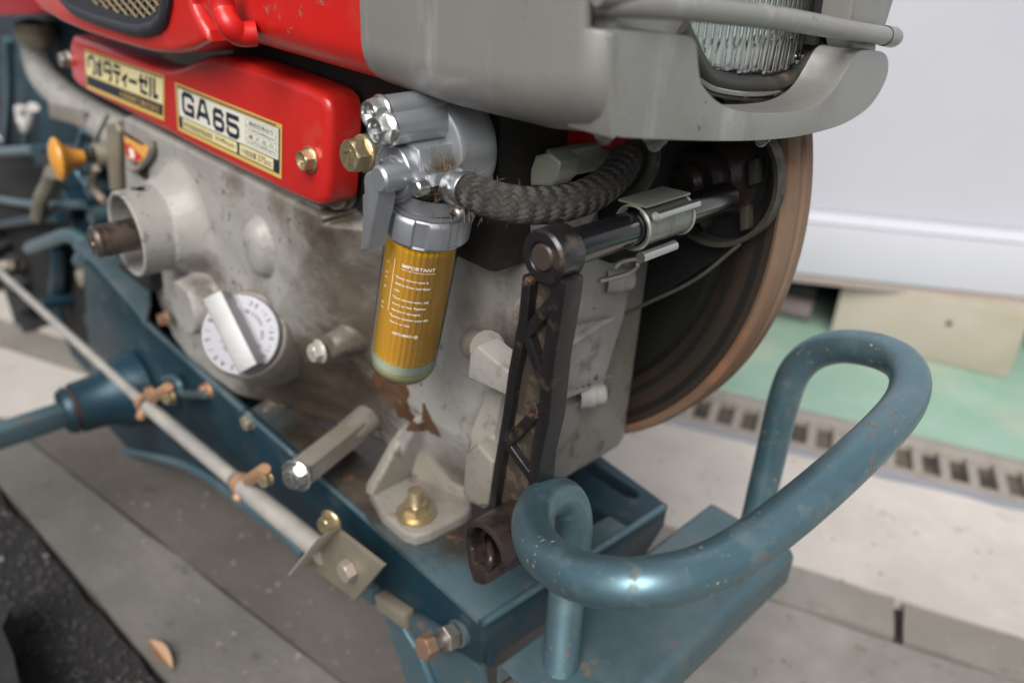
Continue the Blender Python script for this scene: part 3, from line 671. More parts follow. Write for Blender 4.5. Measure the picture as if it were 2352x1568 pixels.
# ---- crankcase details
# output shaft in its tube
def drop_faces(o, fn):
    bm = bmesh.new(); bm.from_mesh(o.data); off = world_loc(o) - Vector((0, 0, ZC))
    bmesh.ops.delete(bm, geom=[f for f in bm.faces if fn(f.calc_center_median() + off)], context='FACES'); bm.to_mesh(o.data); bm.free()
bc = Vector((-.746, .245, -.277)); R_ = .0405
rt_ = lathe('shaft_tube', bc, (0, 1, 0), [(.055, R_-.0045)] + [(.055-i*.002, R_-.0045) for i in range(1, 27)] + [(.0012, R_-.0042), (0, R_-.003), (0, R_-.0012), (.0012, R_)] + [(.003+i*.002, R_ + max(0, i-16)*.0009) for i in range(28)], M_cast, case, 128, up=(0, 0, 1))
hc = at(326, 438, Y=.27)
drop_faces(rt_, lambda c: c.z > bc.z and math.hypot((c.y-.267)/.0085, (c.x-(bc.x-.004))/.0115) < 1)
lathe('output_shaft', (bc.x, .2155, bc.z-.001), (0, 1, 0), [(.0015, 0), (.0015, .003), (0, .0036), (0, .0125), (.003, .0152), (.004, .0152), (.0045, .0146), (.009, .0146), (.0095, .0152), (.095, .0152), (.095, 0)], M_shaft, case, 48)
lathe('shaft_seal', (bc.x, .290, bc.z), (0, 1, 0), [(0, .0148), (0, .037), (.01, .037)], M_dark, case, 48)
# filler dial
dn_ = Vector((.55, -.68, .48)).normalized(); dc = at(551, 768, Y=.272)
dial = lathe('oil_dial', dc, -dn_, [(-.0002, 0), (-.0002, .0340), (.0008, .0350), (.0030, .0352), (.0040, .0335), (.007, .0335)], M_dial, case, 72)
lathe('dial_socket', dc - dn_*.0075, -dn_, [(.0, .030), (0, .0345), (.001, .0375), (.0035, .0390), (.060, .047)], M_cast2, case, 72)
dR = (X_*.92 + Z_*-.0).normalized()
hb = bmesh.new()
dU = (Z_ - dn_*Z_.dot(dn_)).normalized(); dR2 = dU.cross(dn_); da = math.radians(-57)
if dR2.dot(Vector(CAM[0])) < 0: dR2 = -dR2
ax_ = dR2*math.cos(da) + dU*math.sin(da); sx_ = -dR2*math.sin(da) + dU*math.cos(da)
box_bm(hb, dc + dn_*.0094 - ax_*.002, ax_*.0355, dn_*.0095, sx_*.0092, .0016, 3)
link('dial_grip', finish(hb, 'dial_grip'), M_dialgrip, dial)
hb = bmesh.new()
def ring_text(s, r, a0, step, size, flip=False):
    for i, ch in enumerate(s):
        a = math.radians(a0 - i*step); e = dR2*math.cos(a) + dU*math.sin(a); t = dR2*math.sin(a) - dU*math.cos(a)
        if ch != ' ': text_bm(hb, ch, dc + dn_*.0005 + e*r - t*size*.3, t, e, size, bold=.01)
ring_text('30・15・20・10・20', .0265, 75, 11, .0058); ring_text('NISSEKI', .0195, 80, 9, .0045); ring_text('HD1 20', .0185, 12, 9, .0045)
ring_text('S A E / 5 / 8 / Y', .0270, 262, 8.5, .0062); ring_text('OIL', .0150, 235, 16, .0055)
link('dial_lettering', plain(hb, 'dial_lettering'), M_ink, dial)
lathe('dial_gasket', dc - dn_*.0042, -dn_, [(0, .0325), (.004, .0325)], M_dark, dial, 64)
# yellow warning sticker and its recess with a clip
lathe('recess', at(322, 372, Y=.2985), (0, -1, 0), [(0, 0), (.0003, .0165), (.0003, .017), (0, .0172)], M_dark, case, 40)
tube('recess_clip', [p + NY*.002 for p in pts([(352, 322), (354, 345), (340, 372), (318, 388), (300, 380)], Y=.298)], .0035, M_cast2, case, 14)
hb = bmesh.new()
P = pts([(283, 300), (345, 338), (338, 358), (318, 374), (290, 360)], Y=.2972); f = hb.faces.new([hb.verts.new(p) for p in P]); f.material_index = 0
P = pts([(286, 327), (298, 332), (328, 362), (314, 371), (291, 357)], Y=.2969); f = hb.faces.new([hb.verts.new(p) for p in P]); f.material_index = 1
P = pts([(296, 338), (306, 344), (310, 362), (300, 364)], Y=.2966); f = hb.faces.new([hb.verts.new(p) for p in P]); f.material_index = 2
P = pts([(284, 301), (308, 316), (330, 330), (326, 334), (285, 311)], Y=.2966); f = hb.faces.new([hb.verts.new(p) for p in P]); f.material_index = 3
link('warning_sticker', plain(hb, 'warning_sticker'), [mat('sticker orange', (.72, .36, .08), .4), mat('sticker red', (.55, .03, .03), .4), M_white, M_ink], case)
bolt(case, at(735, 806, Y=.3065), (0, -1, 0), .0082, .0068, .0105, .0016, mat('pale worn bolt', (.52, .50, .45), .45, .5, layers=[((.25, .2, .15), 60, .55, .7, .7)], bump=(200, .3)), 'seven', spin=.1)
bolt(case, at(577, 966, Y=.300), (0, -1, 0), .0082, .0068, .0095, .0016, M_bracket, spin=.4)
bolt(case, at(480, 896, Y=.300), (0, -1, 0), .0082, .0068, .0095, .0016, M_copper, spin=.2)
bolt(case, at(1215, 728, Y=.345), (.7, -.7, 0), .009, .008, .011, .002, M_cast2, spin=.2)
# oil stain under the filter: a thin dried film
st = P2([(862, 850), (866, 900), (880, 926), (905, 934), (915, 962), (930, 960), (948, 975), (985, 990), (1026, 1008), (1018, 975), (1003, 945), (990, 910), (984, 938), (990, 962), (965, 955), (950, 935), (958, 905), (945, 850)], .352)
cxs = np.arange(st[:, 0].min()-.004, st[:, 0].max()+.004, .0011); czs = np.arange(st[:, 1].min()-.004, st[:, 1].max()+.004, .0011)
SX, SZ = np.meshgrid(cxs, czs, indexing='ij'); sd_ = sdf(st, SX, SZ)
def samp(x, z):
    i = np.clip((x-gx[0])/.0016, 0, nx-2); j = np.clip((z-gz[0])/.0016, 0, nz-2); i0 = i.astype(int); j0 = j.astype(int); fx = i-i0; fz = j-j0
    return H[i0, j0]*(1-fx)*(1-fz)+H[i0+1, j0]*fx*(1-fz)+H[i0, j0+1]*(1-fx)*fz+H[i0+1, j0+1]*fx*fz
SY = samp(SX, SZ) - .0006
wob = np.array([[mnoise.noise((x*120, z*120, 0))*.0035 for z in czs] for x in cxs])
kk = (sd_ + wob < 0); m2 = kk[:-1, :-1] & kk[1:, :-1] & kk[:-1, 1:] & kk[1:, 1:]
ii, jj = np.nonzero(m2); nz2 = len(czs); Vv = np.stack([SX, SY, SZ], -1).reshape(-1, 3)
raw('oil_stain', [Vector(v) for v in Vv], np.stack([ii*nz2+jj, (ii+1)*nz2+jj, (ii+1)*nz2+jj+1, ii*nz2+jj+1], -1).tolist(), mat('dried oil', (.11, .048, .02), .3, var=((.09, .05, .03), 60), layers=[((.30, .27, .22), 70, .60, .66, .5, None, .8)]), case, recalc=False)
bm_ = case.children[-1].data
# spacer post with bolt (hexagon)
sp0 = at(683, 1090, Y=.265); sp1 = at(815, 985, Y=.345); sdv = (sp1-sp0).normalized()
lathe('spacer_post', sp0, sdv, [(0, 0), (0, .0135), (.001, .0145), ((sp1-sp0).length, .0145)], M_cast2, case, 6)
bolt(case, sp0 - sdv*.0005, -sdv, .0095, .0070, .0145, .0022, M_zinc, 'seven', spin=.5)
lathe('spacer_boss', sp1 - sdv*.016, sdv, [(0, 0), (0, .012), (.002, .013), (.045, .015)], M_cast2, case, 32)

# ---- foot with stud and nut
FZ = -.4525
flt = [(848, 1125), (852, 1095), (872, 1060), (905, 1040), (1000, 1060), (1085, 1120), (1082, 1165), (1068, 1180), (985, 1222), (955, 1230), (928, 1222), (878, 1178)]
ft = prism('engine_foot', pts(flt, Z=FZ+.010), (0, 0, -.0098), M_cast2, T, .0035, 4)
# upright webs of the foot
wb = bmesh.new()
Pa = at(862, 1110, Z=FZ+.010); Pb = at(905, 1190, Z=FZ+.010)
top = at(930, 965, Y=.343)
def tri_web(P, th):
    a, b, c = map(Vector, P); n = (b-a).cross(c-a).normalized()*th
    prism_bm(wb, [a - n/2, b - n/2, c - n/2], n, .0025, 3, True)
fw = [(.311, -.4435), (.312, -.436), (.322, -.4245), (.336, -.406), (.350, -.393), (.372, -.388), (.40, -.39), (.40, -.4435)]
prism_bm(wb, [Vector((-.470, y, z)) for y, z in fw], Vector((.012, 0, 0)), .0036, 4, True)
prism_bm(wb, [Vector((-.462, .352, -.4435)), Vector((-.385, .372, -.4435)), Vector((-.385, .385, -.420)), Vector((-.43, .372, -.405)), Vector((-.462, .366, -.395))], Vector((0, .03, 0)), .003, 3)
link('foot_web', finish(wb, 'foot_web'), M_cast2, ft)
nb = at(955, 1180, Z=FZ+.0105)
w1 = lathe('washer', nb, Z_, [(0, 0), (0, .0165), (.0025, .0165), (.0025, .0155), (.0030, .0155), (.0030, .0135), (.0050, .0135), (.0050, 0)], M_brass, ft, 40)
bolt(ft, nb + Z_*.005, (0, 0, 1), .0105, .0085, 0, 0, M_brass, None, (.0065, .011), .35, name='nut')
# grey stop lug and the lower lug
prism('stop_lug', [at(1078, 812, Y=.305), at(1095, 795, Y=.305), at(1183, 865, Y=.305), at(1184, 900, Y=.305), at(1165, 910, Y=.305), at(1073, 868, Y=.305)], (0, .018, .0), M_cast, T, .0018, 3)
tube('lug_neck', [at(1120, 800, Y=.318), at(1090, 790, Y=.335), at(1105, 765, Y=.352)], lambda t: .012-.003*t, M_cast2, T, 16)
prism('lower_lug', [at(1067, 1040, Y=.315), at(1095, 1020, Y=.315), at(1133, 1062, Y=.315), at(1122, 1160, Y=.315), at(1100, 1165, Y=.315), at(1060, 1135, Y=.315)], (0, .03, 0), M_cast2, T, .003, 3)
prism('lug_arm', [at(1067, 1040, Y=.318), at(1085, 985, Y=.328), at(1110, 900, Y=.335), at(1150, 905, Y=.335), at(1130, 1000, Y=.328), at(1125, 1050, Y=.32)], (0, .03, 0), M_cast2, T, .004, 3)

# ---- right front cover plate of the engine (faces forward)
FX = -.316
fcov = prism('front_cover', [at(*p, X=FX) for p in ((1265, 470), (1300, 440), (1440, 500), (1456, 640), (1440, 720), (1388, 888), (1292, 925), (1262, 930), (1275, 700))], (-.045, 0, 0), M_cast, T, .004, 3)
prism('lower_case', [at(*p, X=FX-.012) for p in ((1262, 760), (1372, 760), (1355, 890), (1335, 985), (1275, 1058), (1232, 1045), (1245, 900))], (-.05, 0, 0), M_cast2, T, .006, 3)
prism('rear_foot', pts([(1240, 1040), (1330, 1000), (1336, 1020), (1325, 1045), (1275, 1075)], Z=FZ+.020), (0, 0, -.018), M_cast, T, .003, 3)
bolt(T, at(1310, 1008, Z=FZ+.02), (0, 0, 1), .010, .009, .013, .003, M_brass, None, (.006, .01), name='nut')
for p, yy in (((1425, 640), .43), ((1362, 905), .42)):
    a = at(*p, Y=yy); lathe('cover_bolt', a, (.55, .83, -.0), [(-.012, .0105), (0, .0105), (.001, .0088), (.007, .0088), (.009, .0076), (.009, 0)], M_cast, fcov, 32)
# ---- flywheel
Yf = .505; k = .955; fc = Vector((-.5143*k, Yf, -.2031*k)); fr = .270*k
W0 = .032
fly = lathe('flywheel', fc, (0, 1, 0), [(.03, 0), (.03, fr*.30), (.012, fr*.42), (.010, fr*.66), (.004, fr*.70), (.002, fr*.80), (.008, fr*.82), (.008, fr*.845), (0, fr*.86), (-.001, fr*.93), (0, fr*.945), (0, fr*.975)], M_flyface, T, 128)
lathe('flywheel_ring', fc, (0, 1, 0), [(.0065, fr*.825), (.0002, fr*.868), (-.0014, fr*.90), (-.0002, fr*.94), (-.0006, fr*.978), (.004, fr*.985)], M_flyring, fly, 128)
lathe('flywheel_rim', fc, (0, 1, 0), [(-.0012, fr*.965), (-.0022, fr*.975), (-.0010, fr*.992), (.004, fr), (.010, fr), (.012, fr*.992), (.018, fr*.992), (.020, fr*1.0), (W0-.003, fr), (W0, fr*.985), (W0, fr*.5)], M_rustrim, fly, 160)
# fan shroud ring, fins, pulley and belt in front of it
sh_c = at(1560, 420, Y=.50)
ang0, ang1 = math.radians(-75), math.radians(75)
lathe('shroud_ring', Vector((-.284, .484, -.151)), (0, 1, 0), [(0, .0445), (-.001, .0480), (.010, .0480), (.012, .0445), (0, .0445)], M_fan, fly, 96)
for (px, py, L1, ang) in ((1735, 395, .03, .3), (1715, 500, .03, -.2)):
    a = at(px, py, Y=.492); box('fan_fin', a, Vector((.003, 0, .002)), (0, .004, 0), (-.002, 0, .008), M_fan, fly, .001)
lathe('fan_hub', at(1565, 425, Y=.455), (0, 1, 0), [(0, 0), (0, .010), (.004, .014), (.006, .014), (.006, .021), (.02, .024), (.03, .020), (.05, .036)], M_brownblk, fly, 48)
for px, py in ((1640, 350), (1690, 445), (1640, 520)):
    a = at(px, py, Y=.50); b = at(1590, 430, Y=.50); box('fan_blade', (a+b)/2, (a-b)/2*.8, Vector((0, .01, .004)), Vector((0, -.001, .0016)), mat('dark fan', (.03, .03, .028), .5), fly, .0005)
belt = [at(1700, 560, Y=.47), at(1600, 640, Y=.46), at(1500, 690, Y=.452), at(1400, 735, Y=.445), at(1300, 772, Y=.44)]
tube('belt_edge', belt, .0014, M_fan, fly, 10)
prism('fan_housing', [at(*p, Y=.500) for p in ((1380, 330), (1770, 330), (1755, 440), (1700, 560), (1500, 690), (1330, 760))], (0, .003, 0), M_dark, fly, .001)

# ---- blue frame
RZ = -.453
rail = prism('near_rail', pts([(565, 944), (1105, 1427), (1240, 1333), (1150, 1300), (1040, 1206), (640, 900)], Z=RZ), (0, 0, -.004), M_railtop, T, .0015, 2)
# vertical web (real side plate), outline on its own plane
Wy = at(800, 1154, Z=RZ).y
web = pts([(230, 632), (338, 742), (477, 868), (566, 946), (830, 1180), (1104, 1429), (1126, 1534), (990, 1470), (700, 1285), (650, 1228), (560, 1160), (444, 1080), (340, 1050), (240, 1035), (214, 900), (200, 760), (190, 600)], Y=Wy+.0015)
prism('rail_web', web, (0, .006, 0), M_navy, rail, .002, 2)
tube('rail_lip', pts([(330, 735), (477, 868), (562, 944)], Y=Wy+.001), .0035, M_bluedirt, rail, 12, smooth=False)
tube('rail_lip', pts([(566, 948), (830, 1180), (1103, 1427)], Y=Wy+.0015), .0028, M_blue, rail, 12, smooth=False)
tube('lower_lip', pts([(253, 1030), (340, 1046), (444, 1076), (560, 1156), (650, 1224), (700, 1272)], Y=Wy-.001), .006, M_blue, rail, 12)
# cross member
c0 = at(1105, 1429, Z=RZ); c1 = at(1532, 1160, Z=RZ)
xdir = (c1-c0).normalized()
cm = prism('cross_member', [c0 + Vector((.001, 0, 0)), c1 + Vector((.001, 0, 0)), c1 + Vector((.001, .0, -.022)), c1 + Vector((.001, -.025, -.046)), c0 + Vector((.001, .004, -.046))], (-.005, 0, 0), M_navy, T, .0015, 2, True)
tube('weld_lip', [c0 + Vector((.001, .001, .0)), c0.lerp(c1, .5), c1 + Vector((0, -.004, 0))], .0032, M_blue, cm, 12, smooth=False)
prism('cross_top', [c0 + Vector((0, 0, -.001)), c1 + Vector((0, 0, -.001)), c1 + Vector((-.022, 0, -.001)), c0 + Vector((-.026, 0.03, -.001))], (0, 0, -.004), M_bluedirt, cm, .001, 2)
# far rail with its slot
fro = pts([(1532, 1158), (1478, 1196), (1225, 1050), (1310, 985), (1345, 1025)], Z=RZ)
fo = [at(*p, Z=RZ) for p in ((1534, 1160), (1440, 1205), (1180, 1050), (1300, 985), (1345, 1022))]
bm = bmesh.new()
slot = [at(*p, Z=RZ) for p in ((1345, 1066), (1362, 1062), (1460, 1125), (1470, 1137), (1458, 1144), (1436, 1140), (1350, 1085))]
va = [bm.verts.new(p) for p in fo]; vb = [bm.verts.new(p) for p in slot]; ed = []
for L_ in (va, vb):
    for i in range(len(L_)): ed.append(bm.edges.new((L_[i], L_[(i+1) % len(L_)])))
bmesh.ops.triangle_fill(bm, edges=ed, use_beauty=True)
r_ = bmesh.ops.extrude_face_region(bm, geom=bm.faces[:]); bmesh.ops.translate(bm, vec=(0, 0, -.006), verts=[v for v in r_['geom'] if isinstance(v, bmesh.types.BMVert)])
frl = link('far_rail', finish(bm, 'far_rail'), M_navy, T)
prism('far_web', [fo[0]+Z_*-.003, fo[4]+Z_*-.003, fo[4]+Vector((0, 0, -.045)), fo[0]+Vector((-.01, 0, -.04))], (0, -.005, 0), M_navy, frl, .001)
prism('inner_web', [at(1240, 1090, Z=RZ-.002), at(1440, 1190, Z=RZ-.002), at(1440, 1190, Z=RZ-.002)+Z_*-.03, at(1240, 1090, Z=RZ-.002)+Z_*-.03], (0, .004, 0), M_navy, frl, .001)
# tubular bumper
BP = [((1272, 1700), .57), ((1284, 1568), .566), ((1296, 1420), .565), ((1308, 1300), .562), ((1320, 1205), .554), ((1306, 1150), .546), ((1272, 1137), .530), ((1236, 1160), .508), ((1222, 1205), .482), ((1240, 1262), .446), ((1310, 1316), .408), ((1416, 1341), .386), ((1525, 1334), .384), ((1633, 1302), .398), ((1742, 1236), .415), ((1850, 1152), .433), ((1959, 1056), .458), ((2040, 976), .485), ((2084, 915), .513), ((2090, 862), .540), ((2060, 824), .562), ((2000, 802), .582), ((1932, 795), .605), ((1868, 812), .628), ((1822, 858), .645), ((1796, 935), .664), ((1771, 1043), .688), ((1748, 1141), .706), ((1720, 1262), .728)]
bp = catmull([at(*p, D=d) for p, d in BP], 10)
for _ in range(14): bp = [bp[0]] + [(bp[i-1] + bp[i]*2 + bp[i+1])/4 for i in range(1, len(bp)-1)] + [bp[-1]]
bm = bmesh.new(); tube_bm(bm, bp, .0129, 48)
bump = link('front_bumper', finish(bm, 'front_bumper', angle=50), M_blue, T)
# bumper base plate, a folded channel
PZ = -.462
pc = [at(1140, 1508, Z=PZ), at(1618, 1166, Z=PZ), at(1822, 1268, Z=PZ), at(1530, 1560, Z=PZ)]
xa, xb = -.272, -.186; ya, yb = .284, .552
prof = []
for i in range(7): a = math.pi/2*i/6; prof.append((xb-.009 + .009*math.sin(a), PZ-.009 + .009*math.cos(a)))
prof.append((xb, PZ-.034))
prof2 = []
for i in range(7): a = math.pi/2*i/6; prof2.append((xa+.006 - .006*math.sin(a), PZ-.006 + .006*math.cos(a)))
prof2.append((xa, PZ-.020))
sect = list(reversed(prof2)) + prof; th = .0028
inn = []
for i, (x, z) in enumerate(sect):
    a = Vector((*sect[max(0, i-1)],)); b = Vector((*sect[min(len(sect)-1, i+1)],)); t = (b-a).normalized(); inn.append((x + t.y*th, z - t.x*th) if True else None)
poly = [Vector((x, ya, z)) for x, z in sect] + [Vector((x, ya, z)) for x, z in reversed(inn)]
bm = bmesh.new(); prism_bm(bm, poly, (0, yb-ya, 0), .0006, 2, True)
bpl = link('bumper_plate', finish(bm, 'bumper_plate', angle=30), M_bluedirt, T)
# gusset legs under the rail
prism('gusset', pts([(870, 1372), (990, 1452), (1100, 1530), (1112, 1600), (1100, 1680), (985, 1680), (930, 1520)], Y=Wy+.012), (0, .006, 0), M_bluedirt, T, .001)
prism('gusset', pts([(868, 1375), (900, 1400), (960, 1500), (1000, 1600), (1020, 1700), (975, 1700), (930, 1560)], Y=Wy+.006), (0, .005, 0), M_blue, T, .001)
for i, (a, b) in enumerate((((790, 1305), (868, 1372)), ((872, 1374), (944, 1424)), ((950, 1428), (1040, 1482)))):
    p0, p1 = at(*a, Y=Wy-.004), at(*b, Y=Wy-.004); d = (p1-p0)/2
    box('clamp_block', (p0+p1)/2, d*.95, (0, .006, 0), Vector((-d.z, 0, d.x)).normalized()*.0085, [M_bluedirt, M_bracket, M_bluedirt][i], T, .0025)
aj0 = at(968, 1490, Y=.262); aj1 = at(1060, 1450, Y=.30); ad = (aj1-aj0).normalized()
bolt(T, aj0 + ad*.009, -ad, .0098, .009, 0, 0, mat('rusty bolt', (.26, .17, .12), .5, .5, layers=[((.30, .13, .06), 120, .45, .6, .8)], bump=(300, .4)), spin=.3)
lathe('adjuster_shank', aj0 + ad*.006, ad, [(0, .0055), (.045, .0055)], M_steel, T, 20)
lathe('adjuster_nut', aj0 + ad*.020, ad, [(0, 0), (0, .0095), (.001, .0105), (.010, .0105), (.011, .0095), (.011, 0)], M_steel, T, 6)
lathe('adjuster_collar', aj0 + ad*.0335, ad, [(0, 0), (0, .011), (.02, .012), (.03, .008)], M_bluedirt, T, 24)

# ---- long grey rod with copper clamps and its end bracket
q0 = at(0, 622, Y=.262); q1 = at(30, 652, Y=.262); q2 = at(330, 925, Y=.262); q3 = at(552, 1112, Y=.262); q4 = at(748, 1272, Y=.262)
r0 = lathe('shift_rod', q1 - (q2-q1)*.2, q2-q1, [(0, 0), (0, .0052), ((q2-q1).length*1.2, .0065), ((q2-q1).length*1.2, 0)], M_rod, T, 24)
lathe('rod_sleeve', q2 + (q3-q2)*.05, q3-q2, [(0, 0), (0, .0070), (.001, .0082), ((q3-q2).length*.9, .0080), ((q3-q2).length*.9, 0)], M_rod, r0, 24)
lathe('rod_sleeve', q3 + (q4-q3)*.04, q4-q3, [(0, 0), (0, .0088), (.001, .0100), ((q4-q3).length*.96, .0098), ((q4-q3).length*.96, 0)], M_rod, r0, 24)
for (px, py, s) in ((333, 925, 1.), (556, 1112, .92)):
    c = at(px, py, Y=.262); cu = (q3-q2).normalized()
    cl = lathe('rod_clamp', c - cu*.004, cu, [(0, .0070), (0, .0108), (.008, .0108), (.008, .0070)], M_copper, T, 24)
    for dx, dy in ((46, -30), (-8, 28)):
        e = at(px+dx, py+dy, Y=.255); lathe('clamp_ear', c.lerp(e, .35), e-c, [(0, 0), (0, .0060), ((e-c).length*.8, .0060), ((e-c).length*.8+.003, .004), ((e-c).length*.8+.003, 0)], M_copper, cl, 10)
    e = at(px+58, py-14, Y=.255); bolt(cl, e, (.4, -.9, .1), .0062, .006, .007, .001, M_brass)
br = prism('end_bracket', pts([(772, 1216), (880, 1300), (816, 1377), (706, 1298)], Y=.258), (0, .0035, 0), M_bracket, T, .0008)
e0, e1 = at(706, 1298, Y=.256), at(776, 1211, Y=.256)
box('bracket_flange', (e0+e1)/2 + NY*.008, (e1-e0)/2, (0, .0105, 0), Vector((.0016, 0, .0012)), mat('pale galvanized edge', (.55, .53, .46), .4, .4), br, .0005)
bolt(br, at(806, 1306, Y=.2575), (0, -1, 0), .0092, .008, .0, .0, mat('grey worn nut', (.36, .31, .27), .5, .4, bump=(200, .3)), spin=.2)
bolt(T, at(762, 1196, Y=.272), (.2, -.97, 0), .0085, .008, .011, .002, M_brass, spin=.1)
# ================================================================== HOOD
HY = .268
def loft_x(name, xs, secf, m, parent, close=True, angle=40):
    """sections in the YZ plane at each x; secf(x,t index)-> list of (y,z)"""
    bm = bmesh.new(); R = []
    for i, x in enumerate(xs):
        R.append([bm.verts.new((x, y, z)) for y, z in secf(i, x)])
    for A, B in zip(R, R[1:]):
        for k in range(len(A)-1): bm.faces.new([A[k], A[k+1], B[k+1], B[k]])
    if close:
        bm.faces.new(R[0]); bm.faces.new(R[-1])
    return link(name, finish(bm, name, angle=angle), m, parent)
def hood_sec(y0, zb, r, y1=.56, top=.16, bulge=0., belly=.012):
    S = [(y0 + .004, top), (y0 - bulge, top*.5), (y0 - bulge, .0), (y0, zb + r)]
    for i in range(1, 9):
        a = math.pi/2*i/8; S.append((y0 + r - r*math.cos(a), zb + r - r*math.sin(a)))
    for q in range(10):
        t = q/9; y = y0 + r + .02 + (y1 - .010 - (y0 + r + .02))*t; S.append((y, zb - .012*math.sin(math.pi*min(1, t*1.25)*.5) + (.045*((t-.62)/.38)**2 if t > .62 else 0)))
    S.append((y1, top)); return S
# red tank
seamx = at(829, 60, Y=HY).x
xs = [at(x, 60, Y=HY).x for x in (437, 441, 450, 465)] + list(np.linspace(at(490, 80, Y=HY).x, seamx, 14))
def zbot(px, py): return at(px, py, Y=HY+.010).z
zl_, zr_ = zbot(560, 98), zbot(876, 193)
def tank(i, x):
    t = (x-xs[3])/(seamx-xs[3]); ins = [.016, .007, .003, 0][i] if i < 4 else 0
    zb = zl_ + (zr_-zl_)*max(0, t) + [.040, .024, .012, .004][min(i, 3)]*(1 if i < 4 else 0)
    return hood_sec(HY + ins, zb, .022)
tk = loft_x('fuel_tank', xs, tank, M_redchip, T)
# silver front housing
cornx = at(1386, 130, Y=HY).x
zh = [zbot(876, 190), zbot(1000, 236), zbot(1200, 288), zbot(1392, 312)]
hx = np.linspace(seamx + .0024, cornx - .012, 24)
hz = np.interp(hx, [seamx, at(1000, 240, Y=HY).x, at(1200, 290, Y=HY).x, cornx], zh)
cr = [(cornx - .012 + .012*math.sin(a), .012*(1-math.cos(a))) for a in np.linspace(.25, 1.2, 7)]
hx2 = [seamx + .0014] + list(hx) + [c[0] for c in cr]; 
def housing(i, x):
    if i == 0: return hood_sec(HY + .0016, hz[0] + .002, .022)
    if i <= len(hx): return hood_sec(HY, hz[i-1], .022 + .006*(i/len(hx)), bulge=.0)
    c = cr[i-1-len(hx)]; return hood_sec(HY + c[1], zh[-1] + c[1]*.5, .028)
apo = [at(px, py, X=cornx) for px, py in ((1404, 303), (1420, 313), (1450, 317), (1560, 322), (1700, 324), (1800, 318), (1870, 306), (1935, 286), (1985, 256), (2015, 222), (2036, 180), (2041, 150))]
AY = [v.y for v in apo]; AZ = [v.z for v in apo]
# housing is an open shell: side and bottom only, the lamp sits inside
bm = bmesh.new(); R = []
zcut = at(1386, 100, Y=HY).z
for i, x in enumerate(hx2):
    S = housing(i, x)[:-1]
    fr_ = max(0, min(1, (x-(cornx-.06))/.045)); S = [(y, z*(1-fr_) + (float(np.interp(y, AY, AZ)) + .0012)*fr_ if k_ > 12 else z) for k_, (y, z) in enumerate(S)]
    if x > cornx - .0125: S[0] = (S[0][0], -.0385); S[1] = (S[1][0], -.0390); S[2] = (S[2][0], -.0395)
    R.append([bm.verts.new((x, y, z)) for y, z in S])
for A, B in zip(R, R[1:]):
    for k in range(len(A)-1): bm.faces.new([A[k], A[k+1], B[k+1], B[k]])
bmesh.ops.recalc_face_normals(bm, faces=bm.faces)
hme = finish(bm, 'lamp_housing', angle=50); hous = link('lamp_housing', hme, M_hood, T)
sm = hous.modifiers.new('s', 'SOLIDIFY'); sm.thickness = .003; sm.offset = 0
# front apron with its cut-out
FXX = cornx - .001
ap = [(1402, 88), (1405, 76), (1414, 70), (1500, 74), (1575, 82), (1590, 88), (1600, 106), (1604, 150), (1611, 190), (1632, 220), (1662, 243), (1700, 256), (1770, 260), (1840, 254), (1885, 236), (1915, 208), (1940, 168), (1962, 130), (1982, 116), (2020, 118), (2036, 128), (2041, 150), (2036, 180), (2015, 222), (1985, 256), (1935, 286), (1870, 306), (1800, 318), (1700, 324), (1560, 322), (1450, 317), (1418, 313), (1404, 300)]
apc = catmull([Vector((x, y, 0)) for x, y in ap] + [Vector((ap[0][0], ap[0][1], 0))], 4)[:-1]
apron = prism('front_apron', pts([(v.x, v.y) for v in apc], X=FXX + .0012), (-.026, 0, 0), M_hood, hous, .0046, 6, False)
# light bar across the lamp, its end cap, neck and pillar
bar = tube('lamp_guard_bar', [at(1372, 2, X=FXX - .010), at(1440, 8, X=FXX), at(1592, 19, X=FXX + .004), at(1787, 42, X=FXX + .004), at(1924, 66, X=FXX + .002), at(2040, 84, X=FXX)], .0056, M_hood, hous, 28)
lathe('bar_end', at(2044, 85, X=FXX), (at(2068, 89, X=FXX)-at(2040, 84, X=FXX)), [(-.010, .0062), (.004, .0064), (.008, .0055), (.0105, .003), (.011, 0)], M_hood, hous, 28)
tube('upper_groove_bar', [at(1372, -22, X=FXX - .004), at(1440, -20, X=FXX), at(1520, -16, X=FXX)], .006, M_hood, hous, 24)
prism('recess_back', [at(1392, -20, X=FXX-.030), at(1575, 0, X=FXX-.030), at(1575, 110, X=FXX-.030), at(1392, 100, X=FXX-.030)], (-.004, 0, 0), M_hood, hous, .001, 2)
aabox('recess_side', (cornx-.034, HY+.010, -.050), (cornx-.004, HY+.013, .02), M_hood, hous, .001)
prism('neck', [at(1953, 88, X=FXX-.006), at(2018, 92, X=FXX-.006), at(2014, 132, X=FXX-.006), at(1958, 128, X=FXX-.006)], (-.016, 0, 0), M_hood, hous, .004, 3)
prism('pillar', [at(1975, -60, X=FXX-.006), at(2075, -60, X=FXX-.006), at(2028, 92, X=FXX-.006), at(1950, 88, X=FXX-.006)], (-.02, 0, 0), M_hood, hous, .004, 3)
prism('far_side', [Vector((FXX-.01, .552, -.072)), Vector((FXX-.01, .552, .10)), Vector((seamx, .552, .10)), Vector((seamx, .552, -.072))], (0, .004, 0), M_hood, hous, .001)
# dark inside behind the lamp
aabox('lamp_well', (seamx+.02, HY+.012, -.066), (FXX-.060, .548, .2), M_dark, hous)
aabox('lamp_well', (FXX-.058, .508, -.060), (FXX-.026, .546, .2), M_dark, hous)
